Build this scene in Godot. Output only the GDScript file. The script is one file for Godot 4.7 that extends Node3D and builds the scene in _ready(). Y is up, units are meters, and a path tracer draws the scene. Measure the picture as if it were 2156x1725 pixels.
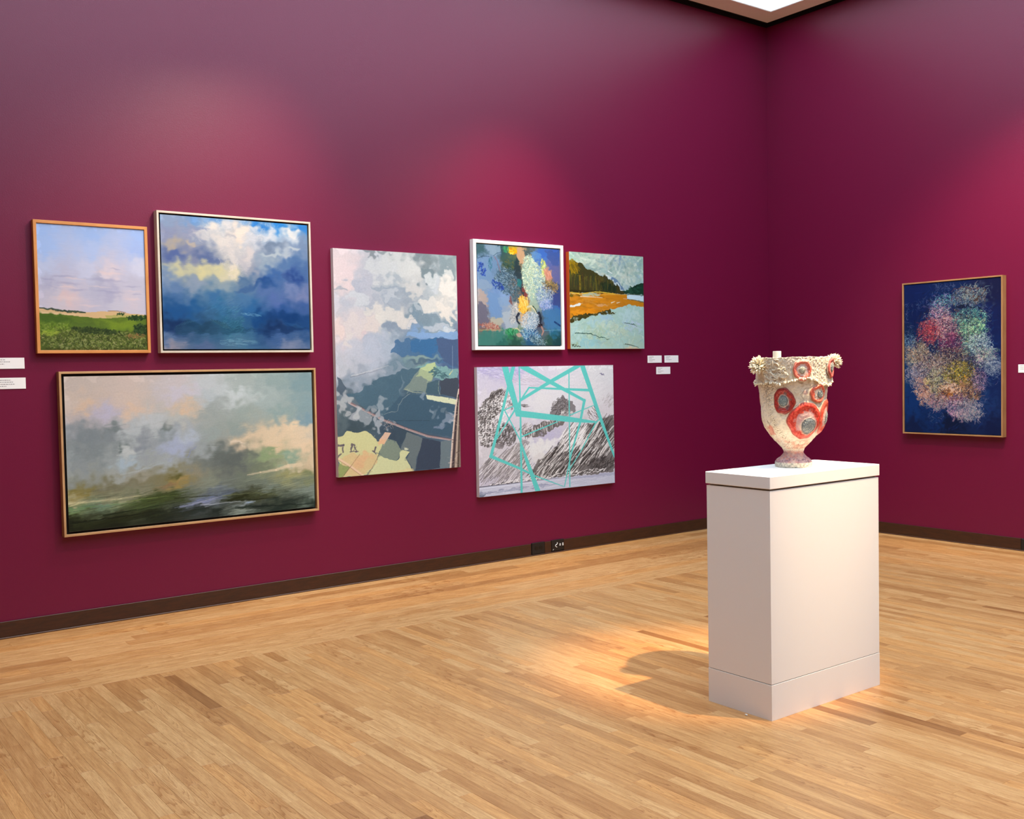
extends Node3D
# A gallery room with burgundy walls, eight paintings, a white pedestal and a painted clay urn.

const FRAME_W := 2156.0
const FRAME_H := 1725.0
const CEIL := 4.943
const ROOM_X := -11.0
const ROOM_Z := 9.5
const SKY_X := -7.7                              # the laylight reaches from here to the corner
const PED_A := Vector3(-4.785, 0.0, 3.867)     # corner of the pedestal that points at the camera
const PED_W := 0.366                            # along z
const PED_L := 0.806                            # along x
const PED_H := 1.0706
const VASE_AT := Vector3(-4.335, 1.0706, 3.645)

var names := {}
var mats := {}
var cam: Camera3D
var rng := RandomNumberGenerator.new()

func numbered(called: String) -> String:
	if not names.has(called):
		names[called] = 0
		return called
	names[called] += 1
	return "%s_%03d" % [called, names[called]]

func mat(hex: String, rough := 0.6, metal := 0.0, spec := 0.5) -> StandardMaterial3D:
	var key := "%s|%f|%f|%f" % [hex, rough, metal, spec]
	if mats.has(key):
		return mats[key]
	var m := StandardMaterial3D.new()
	m.albedo_color = Color(hex)
	m.roughness = rough
	m.metallic = metal
	m.metallic_specular = spec
	mats[key] = m
	return m

func tag(o: Node3D, label: String, category: String, group := "") -> Node3D:
	o.set_meta("label", label)
	o.set_meta("category", category)
	if group != "":
		o.set_meta("group", group)
	return o

func thing(called: String, label: String, category: String, at := Vector3.ZERO, group := "") -> Node3D:
	var o := Node3D.new()
	o.name = numbered(called)
	add_child(o)
	o.position = at
	return tag(o, label, category, group)

func put(called: String, mesh: Mesh, m: Material, parent: Node, at := Vector3.ZERO) -> MeshInstance3D:
	var o := MeshInstance3D.new()
	o.name = numbered(called) if parent == self else called
	o.mesh = mesh
	if m != null:
		o.material_override = m
	o.position = at
	parent.add_child(o, true)
	return o

func structure(called: String, mesh: Mesh, m: Material, at := Vector3.ZERO) -> MeshInstance3D:
	var o := put(called, mesh, m, self, at)
	o.set_meta("kind", "structure")
	return o

# ---- mesh building
func quad(st: SurfaceTool, a: Vector3, b: Vector3, c: Vector3, d: Vector3, ua := Vector2.ZERO, ub := Vector2(1, 0), uc := Vector2(1, 1), ud := Vector2(0, 1)) -> void:
	# a b c d run clockwise as seen from outside
	var n := (c - a).cross(b - a).normalized()
	for p in [[a, ua], [b, ub], [c, uc], [a, ua], [c, uc], [d, ud]]:
		st.set_normal(n)
		st.set_uv(p[1])
		st.add_vertex(p[0])

func start() -> SurfaceTool:
	var st := SurfaceTool.new()
	st.begin(Mesh.PRIMITIVE_TRIANGLES)
	return st

func add_hull(st: SurfaceTool, loops: Array) -> void:
	# loops of points, each clockwise seen from above / from the end, joined from the first to the last
	for k in loops.size() - 1:
		var a: Array = loops[k]
		var b: Array = loops[k + 1]
		var n := a.size()
		for i in n:
			var j := (i + 1) % n
			quad(st, a[i], b[i], b[j], a[j])

func box_at(st: SurfaceTool, lo: Vector3, hi: Vector3, c := 0.002) -> void:
	# a box with chamfered edges
	c = minf(c, 0.45 * minf(hi.x - lo.x, minf(hi.y - lo.y, hi.z - lo.z)))
	var ce := (lo + hi) * 0.5
	var h := (hi - lo) * 0.5
	var g := h - Vector3(c, c, c)
	for ax in 3:
		var u := (ax + 1) % 3
		var v := (ax + 2) % 3
		for s: float in [-1.0, 1.0]:
			var p := []
			for q in [[-1, -1], [1, -1], [1, 1], [-1, 1]]:
				var w := Vector3.ZERO
				w[ax] = s * h[ax]
				w[u] = q[0] * g[u]
				w[v] = q[1] * g[v]
				p.append(ce + w)
			if s > 0.0:
				quad(st, p[0], p[3], p[2], p[1])
			else:
				quad(st, p[0], p[1], p[2], p[3])
		for su: float in [-1.0, 1.0]:
			for sv: float in [-1.0, 1.0]:
				var p := []
				for e in [[-1, 0], [1, 0], [1, 1], [-1, 1]]:
					var w := Vector3.ZERO
					w[ax] = e[0] * g[ax]
					w[u] = su * (h[u] if e[1] == 0 else g[u])
					w[v] = sv * (g[v] if e[1] == 0 else h[v])
					p.append(ce + w)
				if su * sv > 0.0:
					quad(st, p[0], p[3], p[2], p[1])
				else:
					quad(st, p[0], p[1], p[2], p[3])
	for sx: float in [-1.0, 1.0]:
		for sy: float in [-1.0, 1.0]:
			for sz: float in [-1.0, 1.0]:
				var a := ce + Vector3(sx * h.x, sy * g.y, sz * g.z)
				var b := ce + Vector3(sx * g.x, sy * h.y, sz * g.z)
				var d := ce + Vector3(sx * g.x, sy * g.y, sz * h.z)
				var tri := [a, d, b] if sx * sy * sz > 0.0 else [a, b, d]
				var n: Vector3 = (tri[2] - tri[0]).cross(tri[1] - tri[0]).normalized()
				for q in tri:
					st.set_normal(n)
					st.set_uv(Vector2.ZERO)
					st.add_vertex(q)

func box(lo: Vector3, hi: Vector3, c := 0.002) -> ArrayMesh:
	var st := start()
	box_at(st, lo, hi, c)
	return st.commit()

func tube_at(st: SurfaceTool, pts: Array, radii: Array, sides := 8) -> void:
	var rings := []
	var up := Vector3.UP
	for i in pts.size():
		var t: Vector3 = (pts[mini(i + 1, pts.size() - 1)] - pts[maxi(i - 1, 0)]).normalized()
		var a := t.cross(up if absf(t.dot(up)) < 0.95 else Vector3.RIGHT).normalized()
		var b := t.cross(a).normalized()
		var ring := []
		for s in sides:
			var w := TAU * s / sides
			ring.append(pts[i] + (a * cos(w) + b * sin(w)) * radii[i])
		rings.append(ring)
	add_hull(st, rings)
	for e in [0, rings.size() - 1]:
		for s in sides:
			var j := (s + 1) % sides
			var tri := [pts[e], rings[e][s], rings[e][j]] if e == 0 else [pts[e], rings[e][j], rings[e][s]]
			var n: Vector3 = (tri[2] - tri[0]).cross(tri[1] - tri[0]).normalized()
			for q in tri:
				st.set_normal(n)
				st.set_uv(Vector2.ZERO)
				st.add_vertex(q)

func noise_of(s: int, freq: float, octaves := 3, kind := FastNoiseLite.TYPE_SIMPLEX_SMOOTH) -> FastNoiseLite:
	var n := FastNoiseLite.new()
	n.seed = s
	n.noise_type = kind
	n.frequency = freq
	n.fractal_octaves = octaves
	return n

func _ready() -> void:
	rng.seed = 4711
	# ---- camera
	cam = Camera3D.new()
	cam.name = "camera"
	add_child(cam)
	cam.position = Vector3(-8.3271, 1.55, 6.7359)
	cam.rotation_order = EULER_ORDER_YXZ
	cam.rotation = Vector3(-0.0375, -0.6443, -0.0190)
	cam.fov = 43.54
	cam.near = 0.05
	cam.current = true
	# ---- sky above the roof, exposure
	var env := Environment.new()
	env.background_mode = Environment.BG_SKY
	var sky := Sky.new()
	var psm := PhysicalSkyMaterial.new()
	sky.sky_material = psm
	env.sky = sky
	env.tonemap_mode = Environment.TONE_MAPPER_LINEAR
	env.tonemap_exposure = 1.0
	env.sdfgi_enabled = true
	env.ssao_enabled = true
	env.ssil_enabled = true
	var we := WorldEnvironment.new()
	we.name = "world_environment"
	we.environment = env
	add_child(we)
	# ---- daylight: the glowing laylight over most of the ceiling and an area light of the same size below it
	var day := AreaLight3D.new()
	day.name = "laylight_glow"
	day.area_size = Vector2(-SKY_X - 0.35, ROOM_Z - 0.7)
	day.area_normalize_energy = true
	day.light_color = Color(0.80, 0.91, 1.0)
	day.light_energy = 76.0
	day.area_range = 40.0
	day.shadow_enabled = true
	add_child(day)
	day.position = Vector3((SKY_X - 0.3) * 0.5, 6.0, ROOM_Z * 0.5)
	day.rotation_degrees = Vector3(-90, 0, 0)

	build_room()
	build_floor()
	build_lamps()
	build_pedestal()
	build_outlets()
	build_cards()
	build_paintings()
	build_vase()

# ---- the room
func wall_material() -> StandardMaterial3D:
	var m := StandardMaterial3D.new()
	m.albedo_color = Color("680830")
	m.roughness = 0.38
	m.metallic_specular = 0.45
	# roller stipple of the paint
	var img := noise_of(5, 0.09, 3).get_seamless_image(512, 512)
	m.heightmap_enabled = true
	m.heightmap_scale = 0.02
	m.heightmap_texture = ImageTexture.create_from_image(img)
	m.uv1_triplanar = true
	m.uv1_world_triplanar = true
	m.uv1_scale = Vector3(2.2, 2.2, 2.2)
	return m

func build_room() -> void:
	var wm := wall_material()
	var t := 0.2
	var top := CEIL - 0.014
	structure("wall_left", box(Vector3(ROOM_X - t, -0.1, -t), Vector3(t, top, 0), 0.001), wm)
	structure("wall_right", box(Vector3(0, -0.1, 0), Vector3(t, top, ROOM_Z), 0.001), wm)
	structure("wall_back", box(Vector3(ROOM_X - t, -0.1, ROOM_Z), Vector3(t, top, ROOM_Z + t), 0.001), wm)
	structure("wall_far_side", box(Vector3(ROOM_X - t, -0.1, 0), Vector3(ROOM_X, top, ROOM_Z), 0.001), wm)
	# black channel that closes the gap between wall and soffit
	var black := mat("050505", 0.8)
	var g := 0.078
	var chan := start()
	box_at(chan, Vector3(ROOM_X - t, top, -t), Vector3(t, CEIL + 0.04, -0.002), 0.001)
	box_at(chan, Vector3(ROOM_X - t, CEIL + 0.03, -t), Vector3(t, CEIL + 0.05, g + 0.02), 0.001)
	structure("trim_1", chan.commit(), black)
	var chan2 := start()
	box_at(chan2, Vector3(-g - 0.02, CEIL + 0.03, g + 0.02), Vector3(t, CEIL + 0.05, ROOM_Z + t), 0.001)
	box_at(chan2, Vector3(0.002, top, 0), Vector3(t, CEIL + 0.04, ROOM_Z + t), 0.001)
	structure("trim_2", chan2.commit(), black)
	structure("trim_3", box(Vector3(ROOM_X - t, top, ROOM_Z + 0.002), Vector3(t, CEIL + 0.04, ROOM_Z + t), 0.001), black)
	structure("trim_5", box(Vector3(ROOM_X - t, top, 0), Vector3(ROOM_X - 0.002, CEIL + 0.04, ROOM_Z), 0.001), black)
	structure("trim_6", box(Vector3(ROOM_X - t, CEIL + 0.03, ROOM_Z - g - 0.02), Vector3(-g - 0.02, CEIL + 0.05, ROOM_Z + t), 0.001), black)
	structure("trim_4", box(Vector3(ROOM_X - t, CEIL + 0.03, g + 0.02), Vector3(ROOM_X + g + 0.02, CEIL + 0.05, ROOM_Z - g - 0.02), 0.001), black)
	# soffit all round, then the white shaft up to the laylight
	var s := 0.30
	var white := mat("faf8f4", 0.75)
	var c := start()
	var y0 := CEIL
	var y1 := CEIL + 0.025
	box_at(c, Vector3(ROOM_X + g, y0, g), Vector3(-g, y1, s), 0.001)
	box_at(c, Vector3(ROOM_X + g, y0, ROOM_Z - s), Vector3(-g, y1, ROOM_Z - g), 0.001)
	box_at(c, Vector3(-s, y0, s), Vector3(-g, y1, ROOM_Z - s), 0.001)
	box_at(c, Vector3(ROOM_X + g, y0, s), Vector3(SKY_X, y1, ROOM_Z - s), 0.001)
	var ceiling := structure("ceiling", c.commit(), white)
	var well := start()
	y0 = CEIL + 0.004
	y1 = 6.3
	box_at(well, Vector3(SKY_X - 0.15, y0, s - 0.15), Vector3(-s + 0.15, y1, s + 0.004), 0.001)
	box_at(well, Vector3(SKY_X - 0.15, y0, ROOM_Z - s - 0.004), Vector3(-s + 0.15, y1, ROOM_Z - s + 0.15), 0.001)
	box_at(well, Vector3(-s - 0.004, y0, s), Vector3(-s + 0.15, y1, ROOM_Z - s), 0.001)
	box_at(well, Vector3(SKY_X - 0.15, y0, s), Vector3(SKY_X + 0.004, y1, ROOM_Z - s), 0.001)
	put("light_shaft", well.commit(), white, ceiling)
	# diffusing laylight panel
	var glow := StandardMaterial3D.new()
	glow.albedo_color = Color("e8eef2")
	glow.emission_enabled = true
	glow.emission = Color(0.88, 0.95, 1.0)
	glow.emission_energy_multiplier = 0.8
	structure("window_1", box(Vector3(SKY_X - 0.1, 6.05, 0.2), Vector3(-0.2, 6.1, ROOM_Z - 0.2), 0.001), glow)
	# baseboards of dark stained wood with a small shoe at the floor
	var bm := baseboard_material()
	var bh := 0.103
	var bd := 0.010
	var joints := [ROOM_X, -8.1, -3.10, -2.955, -2.885, -2.745, 0.0]
	var root := Node3D.new()
	root.name = "baseboard_left"
	root.set_meta("kind", "structure")
	add_child(root)
	for i in joints.size() - 1:
		if i == 2 or i == 4:
			continue                        # the outlet plates sit here
		put("board", box(Vector3(joints[i] + 0.0004, 0, 0), Vector3(joints[i + 1] - 0.0004, bh, bd), 0.0015), bm, root)
	put("backing", box(Vector3(-3.10, 0, 0), Vector3(-2.745, bh, 0.002), 0.0005), black, root)
	put("shoe", box(Vector3(ROOM_X, 0, bd), Vector3(-bd, 0.009, bd + 0.008), 0.003), mat("4a2a14", 0.5), root)
	var rb := Node3D.new()
	rb.name = "baseboard_right"
	rb.set_meta("kind", "structure")
	add_child(rb)
	var jz := [bd, 2.556, 2.696, 6.2, ROOM_Z]
	for i in jz.size() - 1:
		if i == 1:
			continue
		put("board", box(Vector3(-bd, 0, jz[i] + 0.0004), Vector3(0, bh, jz[i + 1] - 0.0004), 0.0015), bm, rb)
	put("backing", box(Vector3(-0.002, 0, 2.556), Vector3(0, bh, 2.696), 0.0005), black, rb)
	put("shoe", box(Vector3(-bd - 0.008, 0, bd), Vector3(-bd, 0.009, ROOM_Z), 0.003), mat("4a2a14", 0.5), rb)

func baseboard_material() -> StandardMaterial3D:
	var m := StandardMaterial3D.new()
	var w := 512
	var h := 64
	var img := Image.create(w, h, false, Image.FORMAT_RGB8)
	var n := noise_of(31, 1.0, 4)
	for y in h:
		for x in w:
			var v := n.get_noise_2d(x * 0.012, y * 0.16) * 0.5 + n.get_noise_2d(x * 0.05, y * 0.5 + 90.0) * 0.25
			img.set_pixel(x, y, Color(0.225, 0.115, 0.050) * (1.0 + 0.5 * v))
	m.albedo_texture = ImageTexture.create_from_image(img)
	m.uv1_triplanar = true
	m.uv1_world_triplanar = true
	m.uv1_scale = Vector3(1.0, 5.0, 1.0)
	m.roughness = 0.42
	return m

# ---- oak strip floor
var oak_textures: Array = []
var plank_materials: Array = []       # [texture][tone]
const TONES := ["ffffff", "f6efe6", "f0e6da", "fff4e4", "e2d4c4", "c2ae98"]

func oak_texture(k: int) -> ImageTexture:
	var w := 768
	var h := 56
	var img := Image.create(w, h, false, Image.FORMAT_RGB8)
	var n := noise_of(100 + k, 1.0, 3)
	var fine := noise_of(300 + k, 1.0, 2)
	var light := Color("deaa70")
	var dark := Color("a66e3a")
	var cathedral := k % 4 == 1
	var wavy := k % 4 == 2
	for y in h:
		var v := float(y) / h
		for x in w:
			var u := float(x) / w
			var ring := 0.0
			if cathedral:
				var q := (v - 0.5) * 2.0
				ring = u * 9.0 + q * q * 5.0 * (0.7 + 0.5 * sin(u * 5.0 + k)) + n.get_noise_2d(u * 3.0, v * 1.2) * 1.6
			elif wavy:
				ring = v * 7.0 + sin(u * 8.0 + k) * 0.8 + n.get_noise_2d(u * 4.0, v * 1.5) * 2.2
			else:
				ring = v * (9.0 + k) + n.get_noise_2d(u * 2.0, v * 2.0) * 1.5
			var s := ring - floorf(ring)
			var line := pow(s, 5.0) * (0.75 if cathedral else 0.42)
			var mottled := n.get_noise_2d(u * 5.0 + 20.0, v * 2.2) * 0.34
			var pore := maxf(0.0, fine.get_noise_2d(u * 42.0, v * 38.0) - 0.28) * 0.75
			var streak := fine.get_noise_2d(u * 5.0 + 7.0, v * 22.0) * 0.28
			var a := clampf(0.30 + line + mottled + pore + streak, 0.0, 1.0)
			img.set_pixel(x, y, light.lerp(dark, a))
	return ImageTexture.create_from_image(img)

func plank_mesh(st: SurfaceTool, c: Vector3, half_l: float, half_w: float, along_x: bool, u0: float, v0: float) -> void:
	# centre of the top face; chamfered top edges; uv runs along the plank
	var e := 0.0005
	var du := half_l * 2.0 / 1.3
	var top := []
	var mid := []
	var low := []
	for q in [[-1, -1], [1, -1], [1, 1], [-1, 1]]:
		var a: float = q[0] * half_l
		var b: float = q[1] * half_w
		var ai: float = q[0] * (half_l - e)
		var bi: float = q[1] * (half_w - e)
		if along_x:
			top.append(c + Vector3(ai, 0, bi))
			mid.append(c + Vector3(a, -e, b))
			low.append(c + Vector3(a, -0.012, b))
		else:
			top.append(c + Vector3(-bi, 0, ai))
			mid.append(c + Vector3(-b, -e, a))
			low.append(c + Vector3(-b, -0.012, a))
	var uv := [Vector2(u0, v0), Vector2(u0 + du, v0), Vector2(u0 + du, v0 + 1.0), Vector2(u0, v0 + 1.0)]
	quad(st, top[0], top[1], top[2], top[3], uv[0], uv[1], uv[2], uv[3])
	for k in [[top, mid], [mid, low]]:
		for i in 4:
			var j := (i + 1) % 4
			quad(st, k[0][j], k[0][i], k[1][i], k[1][j], uv[j], uv[i], uv[i], uv[j])

func in_frame_area(a: Vector3, half: Vector3) -> float:
	# share of the picture a small flat rectangle on the floor takes up, 0 when outside
	var inv := cam.global_transform.affine_inverse()
	var f := FRAME_H * 0.5 / tan(deg_to_rad(cam.fov * 0.5))
	var best := false
	var p := PackedVector2Array()
	for q in [Vector3(-1, 0, -1), Vector3(1, 0, -1), Vector3(1, 0, 1), Vector3(-1, 0, 1)]:
		var v: Vector3 = inv * (a + half * q)
		if v.z > -0.1:
			return 0.0
		var s := Vector2(FRAME_W * 0.5 + f * v.x / -v.z, FRAME_H * 0.5 - f * v.y / -v.z)
		if s.x > 0.0 and s.x < FRAME_W and s.y > 0.0 and s.y < FRAME_H:
			best = true
		p.append(s)
	if not best:
		return 0.0
	var ar := 0.0
	for i in 4:
		ar += p[i].cross(p[(i + 1) % 4])
	return absf(ar) * 0.5

func build_floor() -> void:
	for k in 8:
		oak_textures.append(oak_texture(k))
	for k in 8:
		var row := []
		for tone in TONES.size():
			var m := StandardMaterial3D.new()
			m.albedo_texture = oak_textures[k]
			m.albedo_color = Color(TONES[tone])
			m.roughness = 0.36
			row.append(m)
		plank_materials.append(row)
	var slab := structure("floor", box(Vector3(ROOM_X - 0.2, -0.2, -0.2), Vector3(0.2, -0.011, ROOM_Z + 0.2), 0.001), mat("4a3018", 0.9))
	var border := 1.35
	var planks := []      # [centre, half length, half width, along x, border]
	var bw := border / 12.0
	for r in 12:
		var z := (r + 0.5) * bw
		lay(planks, ROOM_X, 0.0, z, bw, true, true, 0.7, 2.2)
	var rw := 0.1125
	for r in 12:
		var x := -(r + 0.5) * rw
		lay(planks, border, ROOM_Z, x, rw, false, true, 0.7, 2.2)
	var fw := 0.0574
	var n := int((-border - ROOM_X) / fw) + 1
	for r in n:
		var x := -border - (r + 0.5) * fw
		lay(planks, border, ROOM_Z, x, fw, false, false, 0.22, 1.25)
	# the planks that show largest are pieces of their own
	var order := []
	for i in planks.size():
		var p: Array = planks[i]
		var half: Vector3 = Vector3(p[1], 0, p[2]) if p[3] else Vector3(p[2], 0, p[1])
		order.append([in_frame_area(p[0], half), i])
	order.sort_custom(func(a, b): return a[0] > b[0])
	var count := {true: 0, false: 0}
	var rest := {}
	for o in order:
		var p: Array = planks[o[1]]
		var k := rng.randi() % 8
		var pick := rng.randf()
		var tone := 0
		if pick < 0.24: tone = 0
		elif pick < 0.46: tone = 1
		elif pick < 0.68: tone = 2
		elif pick < 0.84: tone = 3
		elif pick < 0.985: tone = 4
		else: tone = 5
		if p[4]:
			tone = [0, 0, 1, 3, 3, 0, 2, 4][rng.randi() % 8]
		var u0 := rng.randf()
		if o[0] > 0.0 and count[p[4]] < 295:
			count[p[4]] += 1
			var st := start()
			plank_mesh(st, Vector3.ZERO, p[1], p[2], p[3], u0, 0.0)
			put("border_plank" if p[4] else "plank", st.commit(), plank_materials[k][tone], slab, p[0])
		else:
			var key := "%d,%d" % [k, tone]
			if not rest.has(key):
				rest[key] = [start(), plank_materials[k][tone]]
			plank_mesh(rest[key][0], p[0], p[1], p[2], p[3], u0, 0.0)
	var am := ArrayMesh.new()
	for key in rest:
		rest[key][0].commit(am)
		am.surface_set_material(am.get_surface_count() - 1, rest[key][1])
	var far := put("distant_planks", am, null, slab)
	far.set_meta("kind", "stuff")

func lay(planks: Array, from: float, to: float, across: float, width: float, along_x: bool, border: bool, shortest: float, longest: float) -> void:
	var at := from
	var joint := 0.0003
	var first := true
	while at < to - 0.001:
		var l := rng.randf_range(shortest, longest)
		if first:
			l *= rng.randf_range(0.3, 1.0)
			first = false
		if to - at - l < shortest * 0.6:
			l = to - at
		var c := at + l * 0.5
		planks.append([Vector3(c, 0, across) if along_x else Vector3(across, 0, c), l * 0.5 - joint * 0.5, width * 0.5 - joint * 0.5, along_x, border])
		at += l

# ---- track spotlights over the picture (outside the frame, they light the walls)
func spot(at: Vector3, aim: Vector3, angle: float, soft: float, energy: float, tint: Color, label: String) -> void:
	var o := thing("track_spotlight", label, "spotlight", at, "track spotlights under the ceiling")
	var black := mat("141414", 0.45)
	var dir := (aim - at).normalized()
	var st := start()
	tube_at(st, [Vector3(0, 0.0, 0), Vector3(0, CEIL + 0.9 - at.y, 0)], [0.008, 0.008], 8)
	put("stem", st.commit(), black, o)
	st = start()
	tube_at(st, [-dir * 0.10, -dir * 0.095, dir * 0.06, dir * 0.065], [0.03, 0.045, 0.045, 0.04], 20)
	put("can", st.commit(), black, o)
	var glow := StandardMaterial3D.new()
	glow.albedo_color = Color("fff0d8")
	glow.emission_enabled = true
	glow.emission = Color(1.0, 0.86, 0.66)
	glow.emission_energy_multiplier = 4.0
	st = start()
	tube_at(st, [dir * 0.064, dir * 0.068], [0.036, 0.036], 20)
	put("lens", st.commit(), glow, o)
	var l := SpotLight3D.new()
	l.name = "beam"
	l.light_color = tint
	l.light_energy = energy
	l.spot_angle = angle
	l.spot_angle_attenuation = soft
	l.spot_range = 30.0
	l.spot_attenuation = 2.0
	l.light_size = 0.03
	l.shadow_enabled = true
	o.add_child(l)
	l.position = dir * 0.08
	l.look_at_from_position(at + dir * 0.08, aim, Vector3.UP)

func build_lamps() -> void:
	var warm := Color(1.0, 0.91, 0.79)
	spot(Vector3(-5.0, 4.75, 2.5), Vector3(-6.15, 1.5, 0), 29.0, 1.0, 7.5, warm, "black track spotlight aimed at the stormy sea paintings")
	spot(Vector3(-4.9, 4.75, 1.35), Vector3(-5.9, 1.6, 0), 30.0, 1.0, 5.0, warm, "black track spotlight close to the wall above the green field painting")
	spot(Vector3(-3.3, 4.75, 2.5), Vector3(-3.55, 1.5, 0), 29.0, 1.0, 7.5, warm, "black track spotlight aimed at the teal-lined mountain painting")
	spot(Vector3(-3.2, 4.75, 1.35), Vector3(-3.3, 1.6, 0), 30.0, 1.0, 5.0, warm, "black track spotlight close to the wall above the blue abstract painting")
	spot(Vector3(-2.4, 4.75, 3.3), Vector3(0, 1.7, 2.5), 28.0, 1.0, 10.0, warm, "black track spotlight aimed at the dark blue floral painting")
	spot(Vector3(-1.35, 4.75, 3.3), Vector3(0, 1.9, 2.75), 30.0, 1.0, 5.0, warm, "black track spotlight close to the wall above the dark blue floral painting")
	spot(Vector3(-4.08, 4.7, 4.92), Vector3(-4.32, 1.20, 3.60), 11.5, 0.9, 44.0, Color(1.0, 0.87, 0.69), "black track spotlight aimed at the clay urn")

# ---- white pedestal
func build_pedestal() -> void:
	var o := thing("pedestal", "tall white painted rectangular pedestal with separate cap under the clay urn", "pedestal", Vector3(PED_A.x, 0, PED_A.z))
	var m := mat("f0ede8", 0.42)
	var w := PED_W
	var l := PED_L
	put("plinth", box(Vector3(0, 0.0, -w), Vector3(l, 0.157, 0), 0.0006), m, o)
	put("seam", box(Vector3(0.006, 0.15, -w + 0.006), Vector3(l - 0.006, 0.165, -0.006), 0.0005), mat("8c857c", 0.7), o)
	put("body", box(Vector3(0.001, 0.1600, -w + 0.001), Vector3(l - 0.001, 1.008, -0.001), 0.0006), m, o)
	put("shadow_gap", box(Vector3(0.012, 1.0, -w + 0.012), Vector3(l - 0.012, 1.03, -0.012), 0.001), mat("8c857c", 0.7), o)
	put("cap", box(Vector3(-0.003, 1.016, -w - 0.003), Vector3(l + 0.003, PED_H, 0.003), 0.002), m, o)

	# a crumb of white plaster on the floor beside the plinth
	var crumb := start()
	tube_at(crumb, [Vector3(-0.008, 0.0035, 0), Vector3(-0.004, 0.0040, 0.002), Vector3(0.004, 0.0036, 0.001), Vector3(0.009, 0.0030, -0.001)], [0.001, 0.0035, 0.0032, 0.0012], 7)
	var c := put("plaster_crumb", crumb.commit(), mat("efece4", 0.8), self, Vector3(-4.812, 0, 3.745))
	c.rotation_degrees.y = 70
	tag(c, "tiny white plaster crumb on the floor against the pedestal", "crumb")

# ---- outlet plates let into the baseboard
func build_outlets() -> void:
	var black := mat("131416", 0.35)
	var o := thing("power_outlet", "black duplex power outlet plate set into the dark baseboard", "outlet", Vector3(-3.0265, 0.063, 0.002))
	put("plate", box(Vector3(-0.067, -0.051, 0), Vector3(0.067, 0.046, 0.011), 0.002), black, o)
	for x: float in [-0.022, 0.026]:
		var st := start()
		tube_at(st, [Vector3(x, 0, 0.009), Vector3(x, 0, 0.0125)], [0.019, 0.018], 20)
		var r := put("receptacle", st.commit(), mat("030303", 0.3), o)
		for sx: float in [-0.006, 0.006]:
			put("slot", box(Vector3(x + sx - 0.001, -0.004, 0.0122), Vector3(x + sx + 0.001, 0.006, 0.0128), 0.0002), mat("000000", 0.9), r)
	var d := thing("data_outlet", "black data jack plate with white markings set into the dark baseboard", "outlet", Vector3(-2.815, 0.063, 0.002))
	put("plate", box(Vector3(-0.066, -0.048, 0), Vector3(0.066, 0.046, 0.011), 0.002), black, d)
	var white := mat("e8e4dc", 0.5)
	var s := start()
	var pts := []
	var rad := []
	for i in 15:
		var a := i / 14.0
		pts.append(Vector3(-0.017 + 0.012 * sin(a * TAU * 0.98 + 0.6), 0.022 - 0.04 * a, 0.012))
		rad.append(0.0032)
	tube_at(s, pts, rad, 6)
	put("marking", s.commit(), white, d)
	s = start()
	for q in [[0.016, -0.008, 0.032, -0.004], [0.016, 0.006, 0.032, 0.010], [0.016, -0.008, 0.020, 0.010], [0.028, -0.008, 0.032, 0.010]]:
		box_at(s, Vector3(q[0], q[1], 0.0105), Vector3(q[2], q[3], 0.0125), 0.0003)
	put("jack", s.commit(), white, d)
	put("tab", box(Vector3(0.049, -0.010, 0.0105), Vector3(0.060, 0.014, 0.013), 0.0004), white, d)
	s = start()
	tube_at(s, [Vector3(-0.056, -0.040, 0.0118), Vector3(-0.046, -0.030, 0.0118)], [0.002, 0.002], 6)
	put("scratch", s.commit(), mat("a8a49c", 0.5), d)
	var e := thing("power_outlet", "black outlet plate in the baseboard below the dark blue floral painting", "outlet", Vector3(-0.002, 0.055, 2.626))
	put("plate", box(Vector3(-0.011, -0.046, -0.067), Vector3(0, 0.046, 0.067), 0.002), black, e)
	for z: float in [-0.024, 0.024]:
		var st := start()
		tube_at(st, [Vector3(-0.009, 0, z), Vector3(-0.0125, 0, z)], [0.019, 0.018], 20)
		put("receptacle", st.commit(), mat("030303", 0.3), e)

# ---- wall labels
func card(lo: Vector3, hi: Vector3, right_wall: bool, lines: Array, label: String, group: String) -> void:
	var o := thing("wall_label", label, "label", lo, group)
	var size := hi - lo
	var m := mat("ece8e2", 0.7)
	put("card", box(Vector3.ZERO, Vector3(size.x if not right_wall else 0.0, size.y, size.z) + (Vector3(-0.004, 0, 0) if right_wall else Vector3(0, 0, 0.004)), 0.0006) if not right_wall else box(Vector3(-0.004, 0, 0), Vector3(0, size.y, size.z), 0.0006), m, o)
	# rows of small print, too small to read in the picture
	var ink := mat("6a6460", 0.8)
	for ln in lines:
		var st := start()
		var u: float = ln[0]
		var end: float = ln[1]
		var y: float = ln[2]
		var r := RandomNumberGenerator.new()
		r.seed = int(u * 1000.0) + int(y * 777.0) + label.length()
		while u < end:
			var wlen := minf(r.randf_range(0.02, 0.07), end - u)
			var h := 0.0032
			if right_wall:
				box_at(st, Vector3(-0.0045, y * size.y - h * 0.5, u * size.z), Vector3(-0.0039, y * size.y + h * 0.5, (u + wlen) * size.z), 0.0001)
			else:
				box_at(st, Vector3(u * size.x, y * size.y - h * 0.5, 0.0039), Vector3((u + wlen) * size.x, y * size.y + h * 0.5, 0.0045), 0.0001)
			u += wlen + 0.016
		put("print_line", st.commit(), ink, o)

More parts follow.
